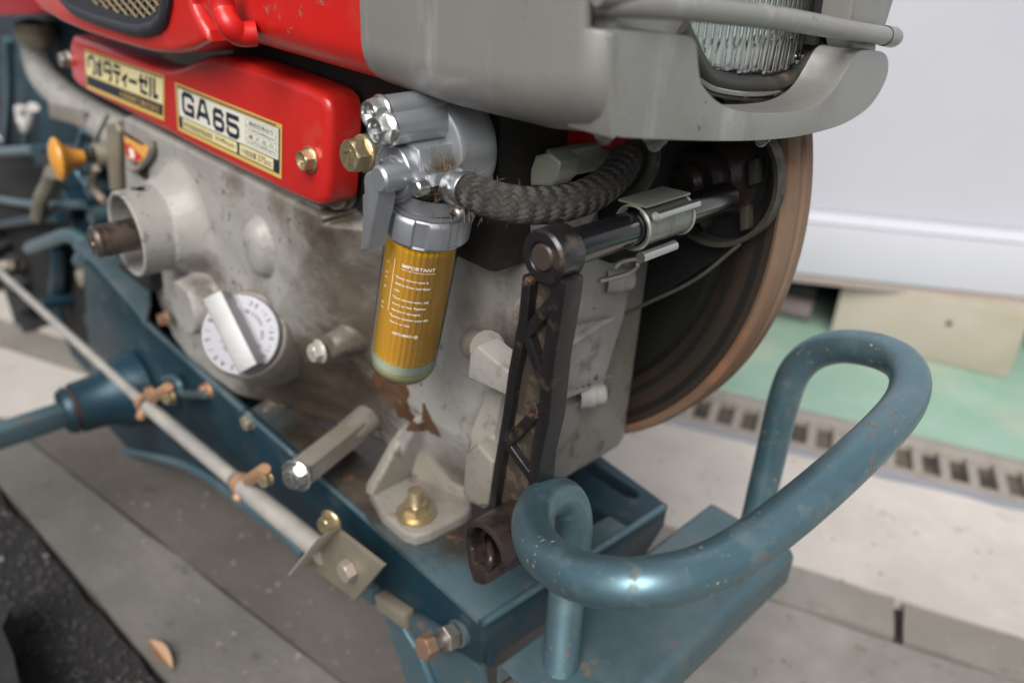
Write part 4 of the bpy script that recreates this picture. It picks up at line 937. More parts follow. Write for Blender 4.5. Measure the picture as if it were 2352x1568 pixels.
# headlamp
LX = FXX - .030
lo_ = [(1562, 40), (1562, 70), (1580, 110), (1612, 150), (1640, 163), (1700, 172), (1760, 172), (1818, 160), (1854, 130), (1876, 80), (1890, 20), (1902, -60), (1570, -80)]
lamp = lathe('headlamp', at(1740, 20, X=LX-.03), (1, 0, 0), [(0, 0), (0, .05), (.012, .06), (.018, .07)], M_refl, T, 64)
def lens_out(sc_, X): 
    c = np.array([1735, 20.]); return [at(c[0]+(x-c[0])*sc_, c[1]+(y-c[1])*sc_, X=X) for x, y in lo_]
rim_pts = [(1560, 60), (1592, 120), (1615, 185), (1660, 205), (1720, 212), (1790, 210), (1842, 188), (1880, 140), (1900, 80), (1913, 10), (1925, -70)]
tube('chrome_rim', [at(*p, X=LX-.002) for p in rim_pts], .0050, M_chrome, lamp, 20)
tube('lamp_gasket', [at(*p, X=LX+.000) for p in [(1562, 60), (1590, 120), (1622, 170), (1660, 186), (1720, 193), (1785, 190), (1830, 172), (1866, 130), (1886, 75), (1900, 10), (1912, -70)]], .0050, mat('grimy lamp rim', (.10, .10, .09), .35, .7, layers=[((.12, .08, .05), 90, .45, .6, .8)], bump=(200, .5)), lamp, 16)
prism('reflector_back', lens_out(1.03, LX-.012), (-.003, 0, 0), M_refl, lamp, 0)
# fluted glass: grid over the lens box with vertical flutes
yA, yB = at(1562, 20, X=LX).y, at(1898, 20, X=LX).y; zA, zB = at(1735, 178, X=LX).z, .08
lp = np.array([[v.y, v.z] for v in lens_out(1.0, LX)])
nu, nv = 300, 60; U = np.linspace(yA-.004, yB+.004, nu); VV = np.linspace(zA-.002, zB, nv)
YY, ZZ = np.meshgrid(U, VV, indexing='ij'); sdl = sdf(lp, YY, ZZ)
split = at(1735, 95, X=LX).z
wv = .5+.5*np.cos(2*((YY-yA)/(yB-yA)*math.pi*17)) ; wv2 = .5+.5*np.cos(2*((YY-yA)/(yB-yA)*math.pi*24))
XX = LX - .004 + np.where(ZZ < split, wv, wv2)*.0010 + .006*(1-((YY-(yA+yB)/2)/((yB-yA)/2))**2) - .0006*(np.abs(ZZ-split) < .0012)
idn = np.arange(nu*nv).reshape(nu, nv); kk = sdl < .0005; m2 = kk[:-1, :-1] & kk[1:, :-1] & kk[:-1, 1:] & kk[1:, 1:]; ii, jj = np.nonzero(m2)
lens = raw('lamp_glass', [Vector(v) for v in np.stack([XX, YY, ZZ], -1).reshape(-1, 3)], np.stack([idn[ii, jj], idn[ii+1, jj], idn[ii+1, jj+1], idn[ii, jj+1]], -1).tolist(), M_lens, lamp, recalc=False, angle=80)
bm = bmesh.new(); bm.from_mesh(lens.data); bmesh.ops.delete(bm, geom=[v for v in bm.verts if not v.link_faces], context='VERTS'); bm.to_mesh(lens.data); bm.free()
sm = lens.modifiers.new('s', 'SOLIDIFY'); sm.thickness = .002
# droplets under the housing
for i, (px, py, r) in enumerate(((1389, 313, .0040), (1505, 324, .0050), (1749, 321, .0042))):
    p = at(px, py, X=FXX - .010) if i else at(px, py, Y=HY+.02)
    dz = [(0, .0), (0, r*1.4), (r*.35, r*1.2), (r*.8, r*.85), (r*1.2, r*.55), (r*1.45, 0)]
    o = lathe('water_drop', p + Z_*r*.35, (0, 0, -1), dz, M_drop, None, 24); o['category'] = 'water drop'
    o['label'] = ['water drop under the silver housing above the braided hose', 'largest water drop hanging beside the upper end of the braided hose', 'water drop hanging below the headlamp opening near the flywheel'][i]
    o['group'] = 'water drops under the lamp housing'
# red grille shroud at the left
SY_ = .262
so = [(60, -60), (66, -10), (95, 25), (140, 52), (200, 78), (280, 104), (350, 122), (400, 124), (440, 115), (475, 96), (470, 70), (452, 40), (438, 10), (432, -60)]
shr = prism('air_cleaner_shroud', pts(so, Y=SY_), (0, .25, 0), M_red, T, .012, 6)
fo_ = [(142, -60), (150, 0), (172, 22), (225, 44), (300, 66), (330, 70), (360, 62), (378, 44), (386, 10), (388, -60)]
fi_ = [(172, -60), (190, -6), (215, 10), (265, 30), (315, 42), (335, 40), (354, 30), (366, 8), (370, -60)]
bm = bmesh.new(); a = [bm.verts.new(p) for p in pts(fo_, Y=SY_-.004)]; b = [bm.verts.new(p) for p in pts(fi_, Y=SY_-.004)]
ed = []
for L_ in (a, b):
    for i in range(len(L_)-1): ed.append(bm.edges.new((L_[i], L_[i+1])))
ed.append(bm.edges.new((a[0], b[0]))); ed.append(bm.edges.new((a[-1], b[-1])))
bmesh.ops.triangle_fill(bm, edges=ed, use_beauty=True)
r_ = bmesh.ops.extrude_face_region(bm, geom=bm.faces[:]); bmesh.ops.translate(bm, vec=(0, .02, 0), verts=[v for v in r_['geom'] if isinstance(v, bmesh.types.BMVert)])
link('grille_frame', finish(bm, 'grille_frame'), M_sealg, shr)
tube('frame_bead', pts(fo_, Y=SY_-.001), .0052, M_sealg, shr, 16, smooth=False)
bm = bmesh.new(); ga, gb_ = at(160, -40, Y=SY_-.0015), at(385, 60, Y=SY_-.0015)
W = mat('brassy grille wire', (.42, .34, .22), .45, .6)
fi2 = np.array([[v.x, v.z] for v in pts(fi_, Y=SY_-.0015)])
def inside(x, z): return float(sdf(fi2, np.array([[x]]), np.array([[z]]))[0, 0]) < .004
for ang in (38, -22):
    ca_, sa_ = math.cos(math.radians(ang)), math.sin(math.radians(ang)); cxg, czg = fi2[:, 0].mean(), fi2[:, 1].mean()
    for k in range(-26, 27):
        run = []
        for q in np.arange(-.16, .16, .004):
            x = cxg + ca_*q - sa_*k*.0072; z = czg + sa_*q + ca_*k*.0072
            if inside(x, z): run.append(Vector((x, SY_-.0015 + (.0004 if ang > 0 else 0), z)))
            else:
                if len(run) > 1: tube_bm(bm, [run[0], run[-1]], .0009, 6)
                run = []
        if len(run) > 1: tube_bm(bm, [run[0], run[-1]], .0009, 6)
wm = link('wire_mesh', finish(bm, 'wire_mesh'), W, shr); wm['kind'] = 'stuff'
prism('grille_back', [v for v in pts(fi_, Y=SY_-.0002)], (0, .0001, 0), M_dark, shr)
# latch on the tank
lt = tube('hood_latch', [at(505, -30, Y=HY-.016), at(512, 20, Y=HY-.016), at(528, 58, Y=HY-.016), at(552, 78, Y=HY-.010), at(588, 78, Y=HY-.001)], .0078, M_redchip, tk, 16)
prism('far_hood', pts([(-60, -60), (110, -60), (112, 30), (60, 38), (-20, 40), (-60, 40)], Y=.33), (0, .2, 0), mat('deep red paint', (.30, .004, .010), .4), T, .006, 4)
# bolts, and black boxes standing in for the shade between hood and cover
aabox('hood_gap_dark', (-.66, .325, -.20), (-.335, .50, -.06), mat('shade black under hood', (.018, .016, .014), .7, layers=[((.05, .04, .03), 40, .55, .7, .8)]), T, .006)
aabox('hood_gap_side_shade', (-.335, .40, -.20), (-.300, .50, -.05), M_dark, T, .003)
bolt(T, at(722, 240, Y=.322), (.3, -.95, 0), .008, .008, .010, .002, M_brownblk, spin=.2)
bolt(T, at(782, 445, Y=.318), (.6, -.75, 0), .0095, .010, .013, .003, M_cast2, spin=.2)

# ================================================================== FUEL FILTER
FYc = .287
ctop, cbot = at(984, 462, Y=FYc), at(921, 852, Y=FYc); cd_ = (cbot-ctop).normalized()
def onaxis(py):                       # point of the cup axis at that picture height
    t = (py-462)/(852-462.); return ctop.lerp(cbot, t)
Lc = (cbot-ctop).length
s1 = .0026
head = lathe('fuel_filter', at(990, 342, Y=.291), (0, 1, 0), [(-.001, 0), (-.001, .0255), (0, .0272), (.003, .0285), (.012, .029), (.016, .031), (.022, .031), (.024, .030), (.024, 0)], M_alu, T, 72)
def boss(p, L, r, n=36, prof=None): return lathe('head_boss', p, (0, 1, 0), prof or [(0, 0), (0, r-.0008), (.0008, r), (L, r*1.06), (L, 0)], M_alu, head, n)
p1 = at(893, 297, Y=.256); p0 = at(878, 259, Y=.257)
boss(p1, .040, .0088); boss(p0, .040, .0088)
bolt(head, p1 + NY*.0002, (0, -1, 0), .0082, .0068, .0096, .0022, M_zinc, 'cross', spin=.25)
bolt(head, p0 + NY*.0002, (0, -1, 0), .0082, .0068, .0096, .0022, M_zinc, 'cross', spin=.55)
pb = at(843, 352, Y=.268)
boss(pb, .035, .0105)
lathe('plug_washer', pb + NY*.002, (0, 1, 0), [(0, 0), (0, .0112), (.0022, .0112), (.0022, 0)], M_brass, head, 32)
bolt(head, pb + NY*.002, (0, -1, 0), .0102, .0090, .0112, .002, M_brass, 'seven', spin=.15)
# body block between the bosses
bm = bmesh.new()
bo = [at(*p, Y=.266) for p in ((905, 330), (930, 322), (960, 345), (965, 372), (960, 440), (930, 466), (885, 462), (868, 430), (868, 380))]
prism_bm(bm, bo, (0, .030, 0), .0015, 3)
link('head_body', finish(bm, 'head_body'), M_alu, head)
pc_ = at(900, 399, Y=.2595)
lathe('valve_boss', pc_, (0, 1, 0), [(.0006, 0), (.0006, .0138), (0, .0142), (0, .0156), (.0008, .0162), (.004, .0162), (.035, .0170)], M_alu, head, 64)
lathe('valve_washer', at(906, 407, Y=.2575), (0, 1, 0), [(-.0005, 0), (-.0005, .0108), (.0004, .0118), (.0030, .0118)], M_alu, head, 48)
lathe('valve_stem', at(868, 413, Y=.243), (0, 1, 0), [(-.0002, 0), (-.0002, .0062), (.0012, .0074), (.016, .0076)], M_alu, head, 40)
ly = .2435
lev = prism('valve_lever', [at(*p, Y=ly) for p in ((834, 412), (838, 400), (850, 392), (864, 398), (869, 412), (868, 440), (864, 470), (853, 520), (846, 558), (843, 574), (830, 578), (826, 574), (829, 540), (835, 470), (836, 440))], (0, .0125, 0), M_alu, head, .0018, 4)
prism('pointer', [at(*p, Y=.2565) for p in ((881, 392), (893, 362), (903, 371), (897, 396))], (0, .004, 0), M_alu, head, .0006)
prism('head_tab', [at(*p, Y=.270) for p in ((832, 448), (848, 436), (862, 440), (862, 500), (832, 492))], (0, .006, 0), M_alu, head, .001)
ar = bmesh.new()
o1 = at(884, 365, Y=.2592)
for a, b in (((874, 376), (896, 358)), ((874, 376), (877, 368)), ((896, 358), (891, 366))):
    a, b = at(*a, Y=.2600), at(*b, Y=.2600); box_bm(ar, (a+b)/2, (b-a)/2, (0, .0006, 0), (b-a).cross(Y_).normalized()*.0006)
link('arrow_mark', finish(ar, 'arrow_mark'), M_alu, head)
# drain screw boss
pd = at(948, 427, Y=.262)
boss(pd, .032, .0056)
lathe('bleed_screw', at(962, 432, Y=.2600), (0, 1, 0), [(-.0030, 0), (-.0030, .0038), (-.002, .0046), (.004, .0046)], M_zinc, head, 28)
prism('boss_web', [at(*p, Y=.268) for p in ((950, 408), (985, 402), (990, 430), (955, 444))], (0, .022, 0), M_alu, head, .001)
# threaded neck, o-ring, collar, cup
neck = lathe('neck', onaxis(426), cd_, [(0, .0245), (.0085, .0245), (.0088, .0232), (.0098, .0232), (.010, .0250), (.012, .0250), (.012, 0)], M_alu, head, 64)
lathe('seal_ring', onaxis(455), cd_, [(0, .0237), (.0012, .0246), (.0024, .0237)], M_rubber, head, 64)
bm = bmesh.new(); nn = 144; R = []
k0 = onaxis(463); dd, uu, vv_ = frame_of(cd_)
def lob(a): 
    q = (a*8/(2*math.pi)) % 1; return 1.0 if .22 < q < .78 else 0.0
for t, r, e in ((0, .0235, 0), (0, .0252, .0008), (.0010, .0258, .0016), (.0030, .0258, .0026), (.0160, .0260, .0026), (.0167, .0256, .0016), (.0180, .0262, 0), (.0190, .0256, 0), (.0190, .0225, 0)):
    R.append([bm.verts.new(k0 + dd*t + (uu*math.cos(2*math.pi*i/nn)+vv_*math.sin(2*math.pi*i/nn))*(r + e*lob(2*math.pi*i/nn)*.8)) for i in range(nn)])
for A, B in zip(R, R[1:]):
    for i in range(nn): bm.faces.new([A[i], A[(i+1) % nn], B[(i+1) % nn], B[i]])
link('cup_collar', finish(bm, 'cup_collar', angle=30), M_alu, head)
k1 = onaxis(530); Lb = (cbot-k1).length; rc = .0224
bot = [(Lb - .013 + .013*math.sin(a), rc - .0125 + .0125*math.cos(a)) for a in np.linspace(0, math.pi/2, 9)]
cup = lathe('clear_cup', k1, cd_, [(0, rc+.0006), (Lb*.5, rc+.0003)] + [(Lb-.016, rc)] + bot + [(Lb + .0006, .006), (Lb+.0006, 0)], M_cup, head, 96, angle=80)
# pleated element
bm = bmesh.new(); R = []; n = 36*6
for t in (0.0, Lb-.0205):
    R.append([bm.verts.new(k1 + dd*t + (uu*math.cos(2*math.pi*i/n)+vv_*math.sin(2*math.pi*i/n))*(.0213 - .0018*abs(((i % 6)/3.)-1))) for i in range(n)])
for i in range(n): bm.faces.new([R[0][i], R[0][(i+1) % n], R[1][(i+1) % n], R[1][i]])
bm.faces.new(R[0]); bm.faces.new(R[1])
el = link('filter_element', finish(bm, 'filter_element', angle=20), M_paper, head)
lathe('element_cap', k1 + dd*(Lb-.0205), cd_, [(0, 0), (0, .0217), (.0066, .0217), (.0070, .021), (.0070, 0)], M_cupbot, head, 64)
lathe('fuel', k1 + dd*(Lb-.0128), cd_, [(0, 0), (0, rc-.0008)] + [(.0128 - .0130 + .0118*math.sin(a) + .0008, rc - .0008 - .0118 + .0118*math.cos(a)) for a in np.linspace(.1, math.pi/2, 8)] + [(.0124, 0)], M_fuel, head, 64)
# lettering wrapped round the cup
view = Vector((-onaxis(700).x, -onaxis(700).y, -onaxis(700).z)).normalized(); vside = (view - view.dot(cd_)*cd_).normalized()
tb = bmesh.new(); rt0 = cd_.cross(vside).normalized()*-1
if rt0.dot(Vector(CAM[0])) < 0: rt0 = -rt0
def cyl_text(s, u0, h_, size, wfit=None, hfit=None):
    b2 = bmesh.new(); text_bm(b2, s, (0, 0, 0), (1, 0, 0), (0, 1, 0), size, fit=None, bold=.012, sx=1.12)
    if wfit:
        xs_ = [v.co.x for v in b2.verts]; k_ = wfit/(max(xs_)-min(xs_)); x0_ = min(xs_)
        for v in b2.verts: v.co.x = (v.co.x-x0_)*k_
    mp = {}
    for v in b2.verts:
        a = (u0 + v.co.x)/rc; q = k1 + dd*(h_ - v.co.y) + (vside*math.cos(a) + rt0*math.sin(a))*(rc + .0009); mp[v] = tb.verts.new(q)
    for f in b2.faces: tb.faces.new([mp[v] for v in f.verts])
    b2.free()
u0 = -.0118
cyl_text('IMPORTANT', -.0090, .0115, .0034, .0195)
rows = [('Always remove water &', .0157), ('debris from fuel filter', .0193), ('cup.', .0229), ('Clean element every 100', .0272), ('hours or less. Replace', .0308), ('element if damaged.', .0344), ('Replace element every 400', .0380), ('hours or less.', .0416)]
sc_h = Lb/.0900
for s, h_ in rows: cyl_text(s, u0, h_*sc_h*1.06, .00225, .0215*len(s)/23.)
for h_ in (.0157, .0272, .0380): cyl_text('·', u0-.0010, h_*sc_h*1.06, .004)
cyl_text('16873-88431-@', -.0092, .0480*sc_h*1.06, .0030, .0160)
def cyl_quad(u_a, u_b, h_a, h_b):
    n_ = max(1, int((u_b-u_a)/.002)); prev = None
    for i in range(n_+1):
        a = (u_a + (u_b-u_a)*i/n_)/rc; e = (vside*math.cos(a) + rt0*math.sin(a))*(rc+.0009)
        cur = (tb.verts.new(k1 + dd*h_a + e), tb.verts.new(k1 + dd*h_b + e))
        if prev: tb.faces.new([prev[0], cur[0], cur[1], prev[1]])
        prev = cur
cyl_quad(-.0092, .0108, .0128, .0131); cyl_quad(-.0143, -.0140, .008, .046)
for h_ in (.0115, .0175, .0205, .026, .036, .039): cyl_text('a l', -.0205, h_*sc_h, .0022)
link('cup_lettering', plain(tb, 'cup_lettering'), M_white, head)

# ================================================================== HOSE
HP = [((1008, 418), .452), ((1035, 424), .442), ((1075, 438), .432), ((1150, 464), .426), ((1230, 473), .430), ((1310, 464), .440), ((1375, 436), .455), ((1420, 395), .473), ((1443, 345), .492), ((1446, 290), .52), ((1430, 230), .54)]
hp = catmull([at(*p, D=d) for p, d in HP], 14)
bm = bmesh.new(); tube_bm(bm, hp, lambda t: .0076 + .0011*min(1, max(0, (t-.12)/.06)), 28); hose = link('fuel_hose', finish(bm, 'fuel_hose', angle=60), M_hosein, T)
cum = [0.]
for a, b in zip(hp, hp[1:]): cum.append(cum[-1] + (b-a).length)
def hp_at(s):
    s = max(0, min(cum[-1]-1e-6, s)); i = np.searchsorted(cum, s, side='right')-1; t = (s-cum[i])/(cum[i+1]-cum[i]); return hp[i].lerp(hp[i+1], t), i
Tg, Ug = frames(hp)
def ring_pt(s, th, r):
    p, i = hp_at(s); t = Tg[i]; u = Ug[i]
    if i+1 < len(Ug): u = u.lerp(Ug[i+1], (s-cum[i])/(cum[i+1]-cum[i])).normalized()
    v = t.cross(u); return p + (u*math.cos(th) + v*math.sin(th))*r
bm = bmesh.new(); NS = 16; pitch = .062; s_0 = .0275; s_1 = cum[-1]; ds = .0008; al = 2*math.pi/pitch; RB = .0095
phi = math.atan(al*RB)
for hand in (1, -1):
    for k in range(NS):
        th0 = 2*math.pi*k/NS; prev = None; s = s_0
        while s < s_1:
            th = th0 + hand*al*s; over = hand*math.cos(NS*al*s/2 - math.pi/4 - 0*k)
            over = max(-1, min(1, over*1.8)); cur = []
            for du, dr in ((-1, -.00045), (-.72, .0002), (-.36, -.00022), (0, .0003), (.36, -.00022), (.72, .0002), (1, -.00045)):
                wd = .00132*du; cur.append(bm.verts.new(ring_pt(s - hand*math.sin(phi)*wd*hand, th + hand*math.cos(phi)*wd/RB, RB - .0014*max(0, min(1, (.036-s)/.008)) + dr + .00050*over)))
            if prev:
                for a in range(6): bm.faces.new([prev[a], prev[a+1], cur[a+1], cur[a]])
            prev = cur; s += ds
bd_ = link('hose_braid', finish(bm, 'hose_braid', angle=70), M_braid, hose); bd_['kind'] = 'stuff'
# clamp band with ear and screw
cp, ci = hp_at(.0225); ct = Tg[ci]
band = lathe('hose_clamp', cp - ct*.0062, ct, [(0, .0088), (0, .0098), (.0005, .0101), (.0119, .0101), (.0124, .0098), (.0124, .0088), (0, .0088)], M_zinc, hose, 64)
dn = (Z_*-1 - ct*(Z_*-1).dot(ct)).normalized(); sd2 = ct.cross(dn)
e0 = cp + dn*.0158 - sd2*.001
for o_ in (-.0016, .0016):
    box('clamp_ear', cp + dn*.0132 + sd2*o_, ct*.0058, sd2*.0006, dn*.0052, M_zinc, band, .0008)
vdir = (Vector((0, 0, 0)) - cp).normalized(); sdv2 = sd2 if sd2.dot(vdir) > 0 else -sd2
lathe('clamp_screw', cp + dn*.0140 + sdv2*.0022, sdv2, [(0, 0), (0, .0042), (.0016, .0046), (.0030, .0036), (.0034, 0)], M_steel, band, 32)
sb = bmesh.new()
for a in (0, math.pi/2):
    box_bm(sb, cp + dn*.0140 + sdv2*.0056, (ct*math.cos(a) + dn*math.sin(a))*.0026, sdv2*.0002, (ct*math.sin(a) - dn*math.cos(a))*.0005)
link('screw_slot', finish(sb, 'screw_slot'), M_dark, band)
lathe('hose_nipple', at(978, 414, D=.475), (hp[0]-at(978, 414, D=.475)), [(0, .0065), (.032, .0065)], M_alu, head, 24)
# fraying yarn at the cut end
bm = bmesh.new(); rnd = random.Random(3)
for i in range(230):
    th = rnd.uniform(0, 2*math.pi); p = ring_pt(rnd.uniform(.004, .0115), th, .0088); o_ = (p - hp_at(.01)[0]).normalized()
    upb = 1.0 if rnd.random() < .5 else .35
    d = (o_*rnd.uniform(.3, 1) - ct*rnd.uniform(-.1, .9) + Z_*rnd.uniform(0, .5)*upb + Vector((rnd.uniform(-.4, .4), rnd.uniform(-.4, .4), rnd.uniform(-.3, .3)))).normalized()
    L = rnd.uniform(.005, .013) * (1.6 if upb == 1 else 1); c = Vector((rnd.uniform(-1, 1), rnd.uniform(-1, 1), rnd.uniform(-1, 1)))*L*.18
    tube_bm(bm, [p - d*.001, p + d*L*.5 + c, p + d*L], lambda t: .00034*(1-t*.7), 5, False)
for s_a, cnt in ((.032, 40), (.05, 16), (.075, 10), (.11, 6)):
    for i in range(cnt):
        th = rnd.uniform(0, 2*math.pi); s = s_a + rnd.uniform(-.01, .012); p = ring_pt(s, th, .0108); o_ = (p - hp_at(s)[0]).normalized()
        d = (o_*.7 + ct*rnd.uniform(-1, 1) + Vector((rnd.uniform(-.5, .5), rnd.uniform(-.5, .5), rnd.uniform(-.5, .5)))).normalized(); L = rnd.uniform(.002, .0055)
        tube_bm(bm, [p, p + d*L*.6 + o_*.0003, p + d*L], lambda t: .00016*(1-t*.7), 4, False)
fy = link('frayed_yarn', finish(bm, 'frayed_yarn'), M_yarn, hose); fy['kind'] = 'stuff'
bm = bmesh.new()
lathe_bm(bm, hp_at(.002)[0], ct, [(0, .003), (0, .0072), (.003, .0088), (.0125, .0088)], 40)
for v in bm.verts: v.co += Vector(mnoise.noise_vector(v.co*420))*.0011
link('frayed_end', finish(bm, 'frayed_end', angle=70), mat('muddy yarn end', (.13, .09, .06), .9, var=((.20, .15, .10), 160), bump=(420, 1., .001)), hose)

# ---- red bracket and pale steel bar behind the hose
rb = prism('red_bracket', pts([(1188, 262), (1440, 300), (1425, 342), (1300, 352), (1236, 362), (1222, 380), (1214, 430), (1194, 432)], Y=.385), (0, .004, 0), mat('dark red bracket', (.32, .006, .010), .35, layers=[((.05, .02, .015), 30, .5, .7, .6)]), T, .001)
b0_, b1_ = at(1262, 378, Y=.345), at(1470, 338, Y=.43); bd2 = (b1_-b0_).normalized()
up2 = (Z_ - bd2*Z_.dot(bd2)).normalized(); sb2 = bd2.cross(up2)
box('steel_bar', (b0_+b1_)/2, (b1_-b0_)/2, up2*.0085, sb2*.005, M_olive, rb, .002)
prism('bar_end', pts([(1216, 392), (1228, 358), (1262, 350), (1288, 372), (1282, 410), (1266, 428), (1216, 428)], Y=.337), (0, .016, 0), M_olive, rb, .002, 3)
tube('return_pipe', [at(1500, 330, Y=.40), at(1498, 380, Y=.40), at(1475, 425, Y=.40), at(1440, 450, Y=.40)], .0045, M_fan, T, 16)

# ================================================================== STARTING CRANK (held in a clip)
CY = .283
hc_ = at(1243, 592, Y=CY)
CR = root('starting_crank_handle', 'black cast starting crank with pierced arm stowed in a steel clip on the engine front', 'crank handle', tuple(at(1120, 1250, Y=CY+.01)))
hub = lathe('hub', hc_, (0, 1, 0), [(.0006, 0), (.0006, .0072), (.0012, .0078), (0, .0086), (0, .0132), (.0015, .0147), (.017, .0150), (.0185, .0140), (.0185, 0)], M_black, CR, 64)
lathe('hub_pin', hc_ + NY*.0002, (0, 1, 0), [(0, 0), (0, .0066), (.0008, .0072), (.004, .0072)], mat('dusty pin', (.07, .055, .045), .5, .4), hub, 32)
lathe('grip', hc_ + Y_*.018, (0, 1, 0), [(0, 0), (0, .0100), (.155, .0100), (.1575, .009), (.158, .0)], M_blackg, CR, 48)
# arm: thin web with raised side rails and zig-zag ribs
L_e = [(1200, 640), (1191, 736), (1167, 859), (1153, 961), (1137, 1052), (1126, 1120), (1120, 1165)]
R_e = [(1294, 640), (1290, 688), (1270, 824), (1259, 961), (1240, 1050), (1236, 1120), (1232, 1185)]
ay = CY + .002
def cpts(P, dy=0.): return [at(px, py, Y=CY + .002 + dy + .030*(py-640)/545.) for px, py in P]
bm = bmesh.new()
prism_bm(bm, cpts(L_e, .0065) + list(reversed(cpts(R_e, .0065))), (0, .004, 0), .0008, 2)
link('arm_web', finish(bm, 'arm_web'), mat('dirty recessed web', (.045, .036, .028), .6, layers=[((.17, .13, .085), 55, .50, .72, .9, None, .8)], bump=(200, .5)), CR)
def strip(name, P, w, m=M_black, dep=.0145):
    P = cpts(P); b = bmesh.new(); L = []; Rr = []
    for i, p in enumerate(P):
        t = (P[min(i+1, len(P)-1)]-P[max(0, i-1)]).normalized(); s = t.cross(Y_).normalized()*w/2; L.append(p-s); Rr.append(p+s)
    prism_bm(b, L + list(reversed(Rr)), (0, dep, 0), .0012, 3); return link(name, finish(b, name), m, CR)
strip('side_rail', [(x+8, y) for x, y in L_e], .0068)
strip('side_rail', [(x-12, y) for x, y in R_e], .0095)
nodes = [((1283, 672), (1204, 768)), ((1204, 768), (1252, 905)), ((1252, 925), (1160, 1020)), ((1160, 1020), (1232, 1120))]
for a, b in nodes: strip('rib', [a, ((a[0]+b[0])/2, (a[1]+b[1])/2), b], .0068, dep=.0120)
# claw socket at the lower end
oc = at(1112, 1262, Y=.284); ru = .0202
sk = bmesh.new()
lathe_bm(sk, oc, (0, 1, 0), [(.002, .0150), (0, .0165), (0, .0182), (.0012, ru), (.040, ru), (.044, ru-.003), (.044, .0), ], 64, math.radians(-128), math.radians(98), up=(0, 0, 1))
lathe_bm(sk, oc, (0, 1, 0), [(.002, .0150), (.038, .0140), (.038, 0)], 64, math.radians(-128), math.radians(98), up=(0, 0, 1))
skt = link('claw_socket', finish(sk, 'claw_socket'), M_brownblk, CR)
lathe('socket_lip', oc + Y_*.001, (0, 1, 0), [(0, .0140), (0, .0186), (.004, .0192), (.02, .0192), (.02, .0140), (0, .0140)], M_brownblk, CR, 40, math.radians(98), math.radians(122), up=(0, 0, 1))
lathe('socket_core', oc + Y_*.008, (0, 1, 0), [(0, .0085), (0, .0122), (.03, .0126)], M_brownblk, CR, 48, math.radians(-160), math.radians(90), up=(0, 0, 1))
lathe('core_face', oc + Y_*.018, (0, 1, 0), [(0, 0), (.0, .0145)], M_dark, CR, 40)
tube('claw_pin', [at(1105, 1300, Y=.286), at(1120, 1302, Y=.284), at(1128, 1280, Y=.286), at(1124, 1245, Y=.294), at(1128, 1240, Y=.304)], .0026, M_brownblk, CR, 16)
prism('claw_jaw', [at(*p, Y=.2845) for p in ((1068, 1255), (1082, 1252), (1088, 1292), (1120, 1316), (1122, 1340), (1106, 1346), (1086, 1338), (1074, 1300))], (0, .030, 0), M_brownblk, CR, .0022, 3)
# spring clip on the grip (belongs to the tractor)
gx_ = hc_.x; gz_ = hc_.z
ya_, yb_ = at(1452, 520, X=gx_).y, at(1552, 490, X=gx_).y
clip = lathe('spring_clip', (gx_, ya_, gz_), (0, 1, 0), [(0, .0106), (0, .0122), (yb_-ya_, .0122), (yb_-ya_, .0106), (0, .0106)], M_olive if False else mat('worn clip steel', (.30, .30, .28), .35, .8, layers=[((.12, .10, .08), 60, .55, .68, .6)]), T, 48, math.radians(-70), math.radians(245), up=(1, 0, 0))
for yy in (ya_-.001, yb_): lathe('clip_wire', (gx_, yy, gz_), (0, 1, 0), [(0, .0126), (.0012, .0136), (.0024, .0126), (.0012, .0118), (0, .0126)], M_olive, clip, 48)
prism('clip_top', [Vector((gx_-.012, ya_, gz_+.0125)), Vector((gx_+.008, ya_, gz_+.0135)), Vector((gx_+.008, yb_, gz_+.0135)), Vector((gx_-.012, yb_, gz_+.0125))], (0, 0, .0015), M_olive, clip, .0004)
tube('clip_roll', [Vector((gx_+.0135, ya_+.002, gz_+.0100)), Vector((gx_+.0135, yb_, gz_+.0100))], .0028, M_zinc, clip, 16, smooth=False)
tube('clip_roll', [Vector((gx_+.010, ya_-.002, gz_-.0145)), Vector((gx_+.010, yb_-.012, gz_-.0145))], .0032, M_zinc, clip, 16, smooth=False)
tube('clip_spring', [at(1375, 645, X=gx_-.006), at(1400, 640, X=gx_-.006), at(1440, 628, X=gx_-.006), at(1462, 612, X=gx_-.006), at(1462, 595, X=gx_-.006), at(1430, 600, X=gx_-.004), at(1410, 615, X=gx_-.004)], .0016, M_steel, clip, 10)

# ================================================================== LEFT BACKGROUND PARTS
# exhaust elbow
ex = tube('exhaust_elbow', [at(80, 60, Y=.40), at(84, 120, Y=.40), at(102, 175, Y=.40), (at(150, 225, Y=.40)), at(200, 262, Y=.40), at(262, 300, Y=.40), at(300, 330, Y=.40)], lambda t: .0205 + .006*t, M_cast, T, 32)
lathe('elbow_flange', at(80, 62, Y=.40), (0, 0, -1), [(-.006, 0), (-.006, .030), (.014, .030), (.018, .027), (.026, .026), (.026, 0)], M_bracket, ex, 40)
prism('casting_badge', pts([(112, 236), (194, 256), (194, 292), (112, 270)], Y=.374), (0, .004, 0), M_cast2, ex, .001)
# wing nut
wn = lathe('wing_nut', at(62, 300, Y=.36), (0, 0, 1), [(0, 0), (0, .010), (.012, .009), (.016, .006), (.016, 0)], M_cast, T, 20)
for sx2, px in ((-1, 46), (1, 76)): tube('wing', [at(62, 296, Y=.36), at(62+(px-62)*.7, 275, Y=.36), at(px, 246, Y=.36)], lambda t: .0085, mat('pale cast alloy', (.62, .60, .57), .4, .2), wn, 16)
tube('threaded_stud', [at(60, 300, Y=.36), at(57, 345, Y=.36)], .0045, M_blue, wn, 12, smooth=False)
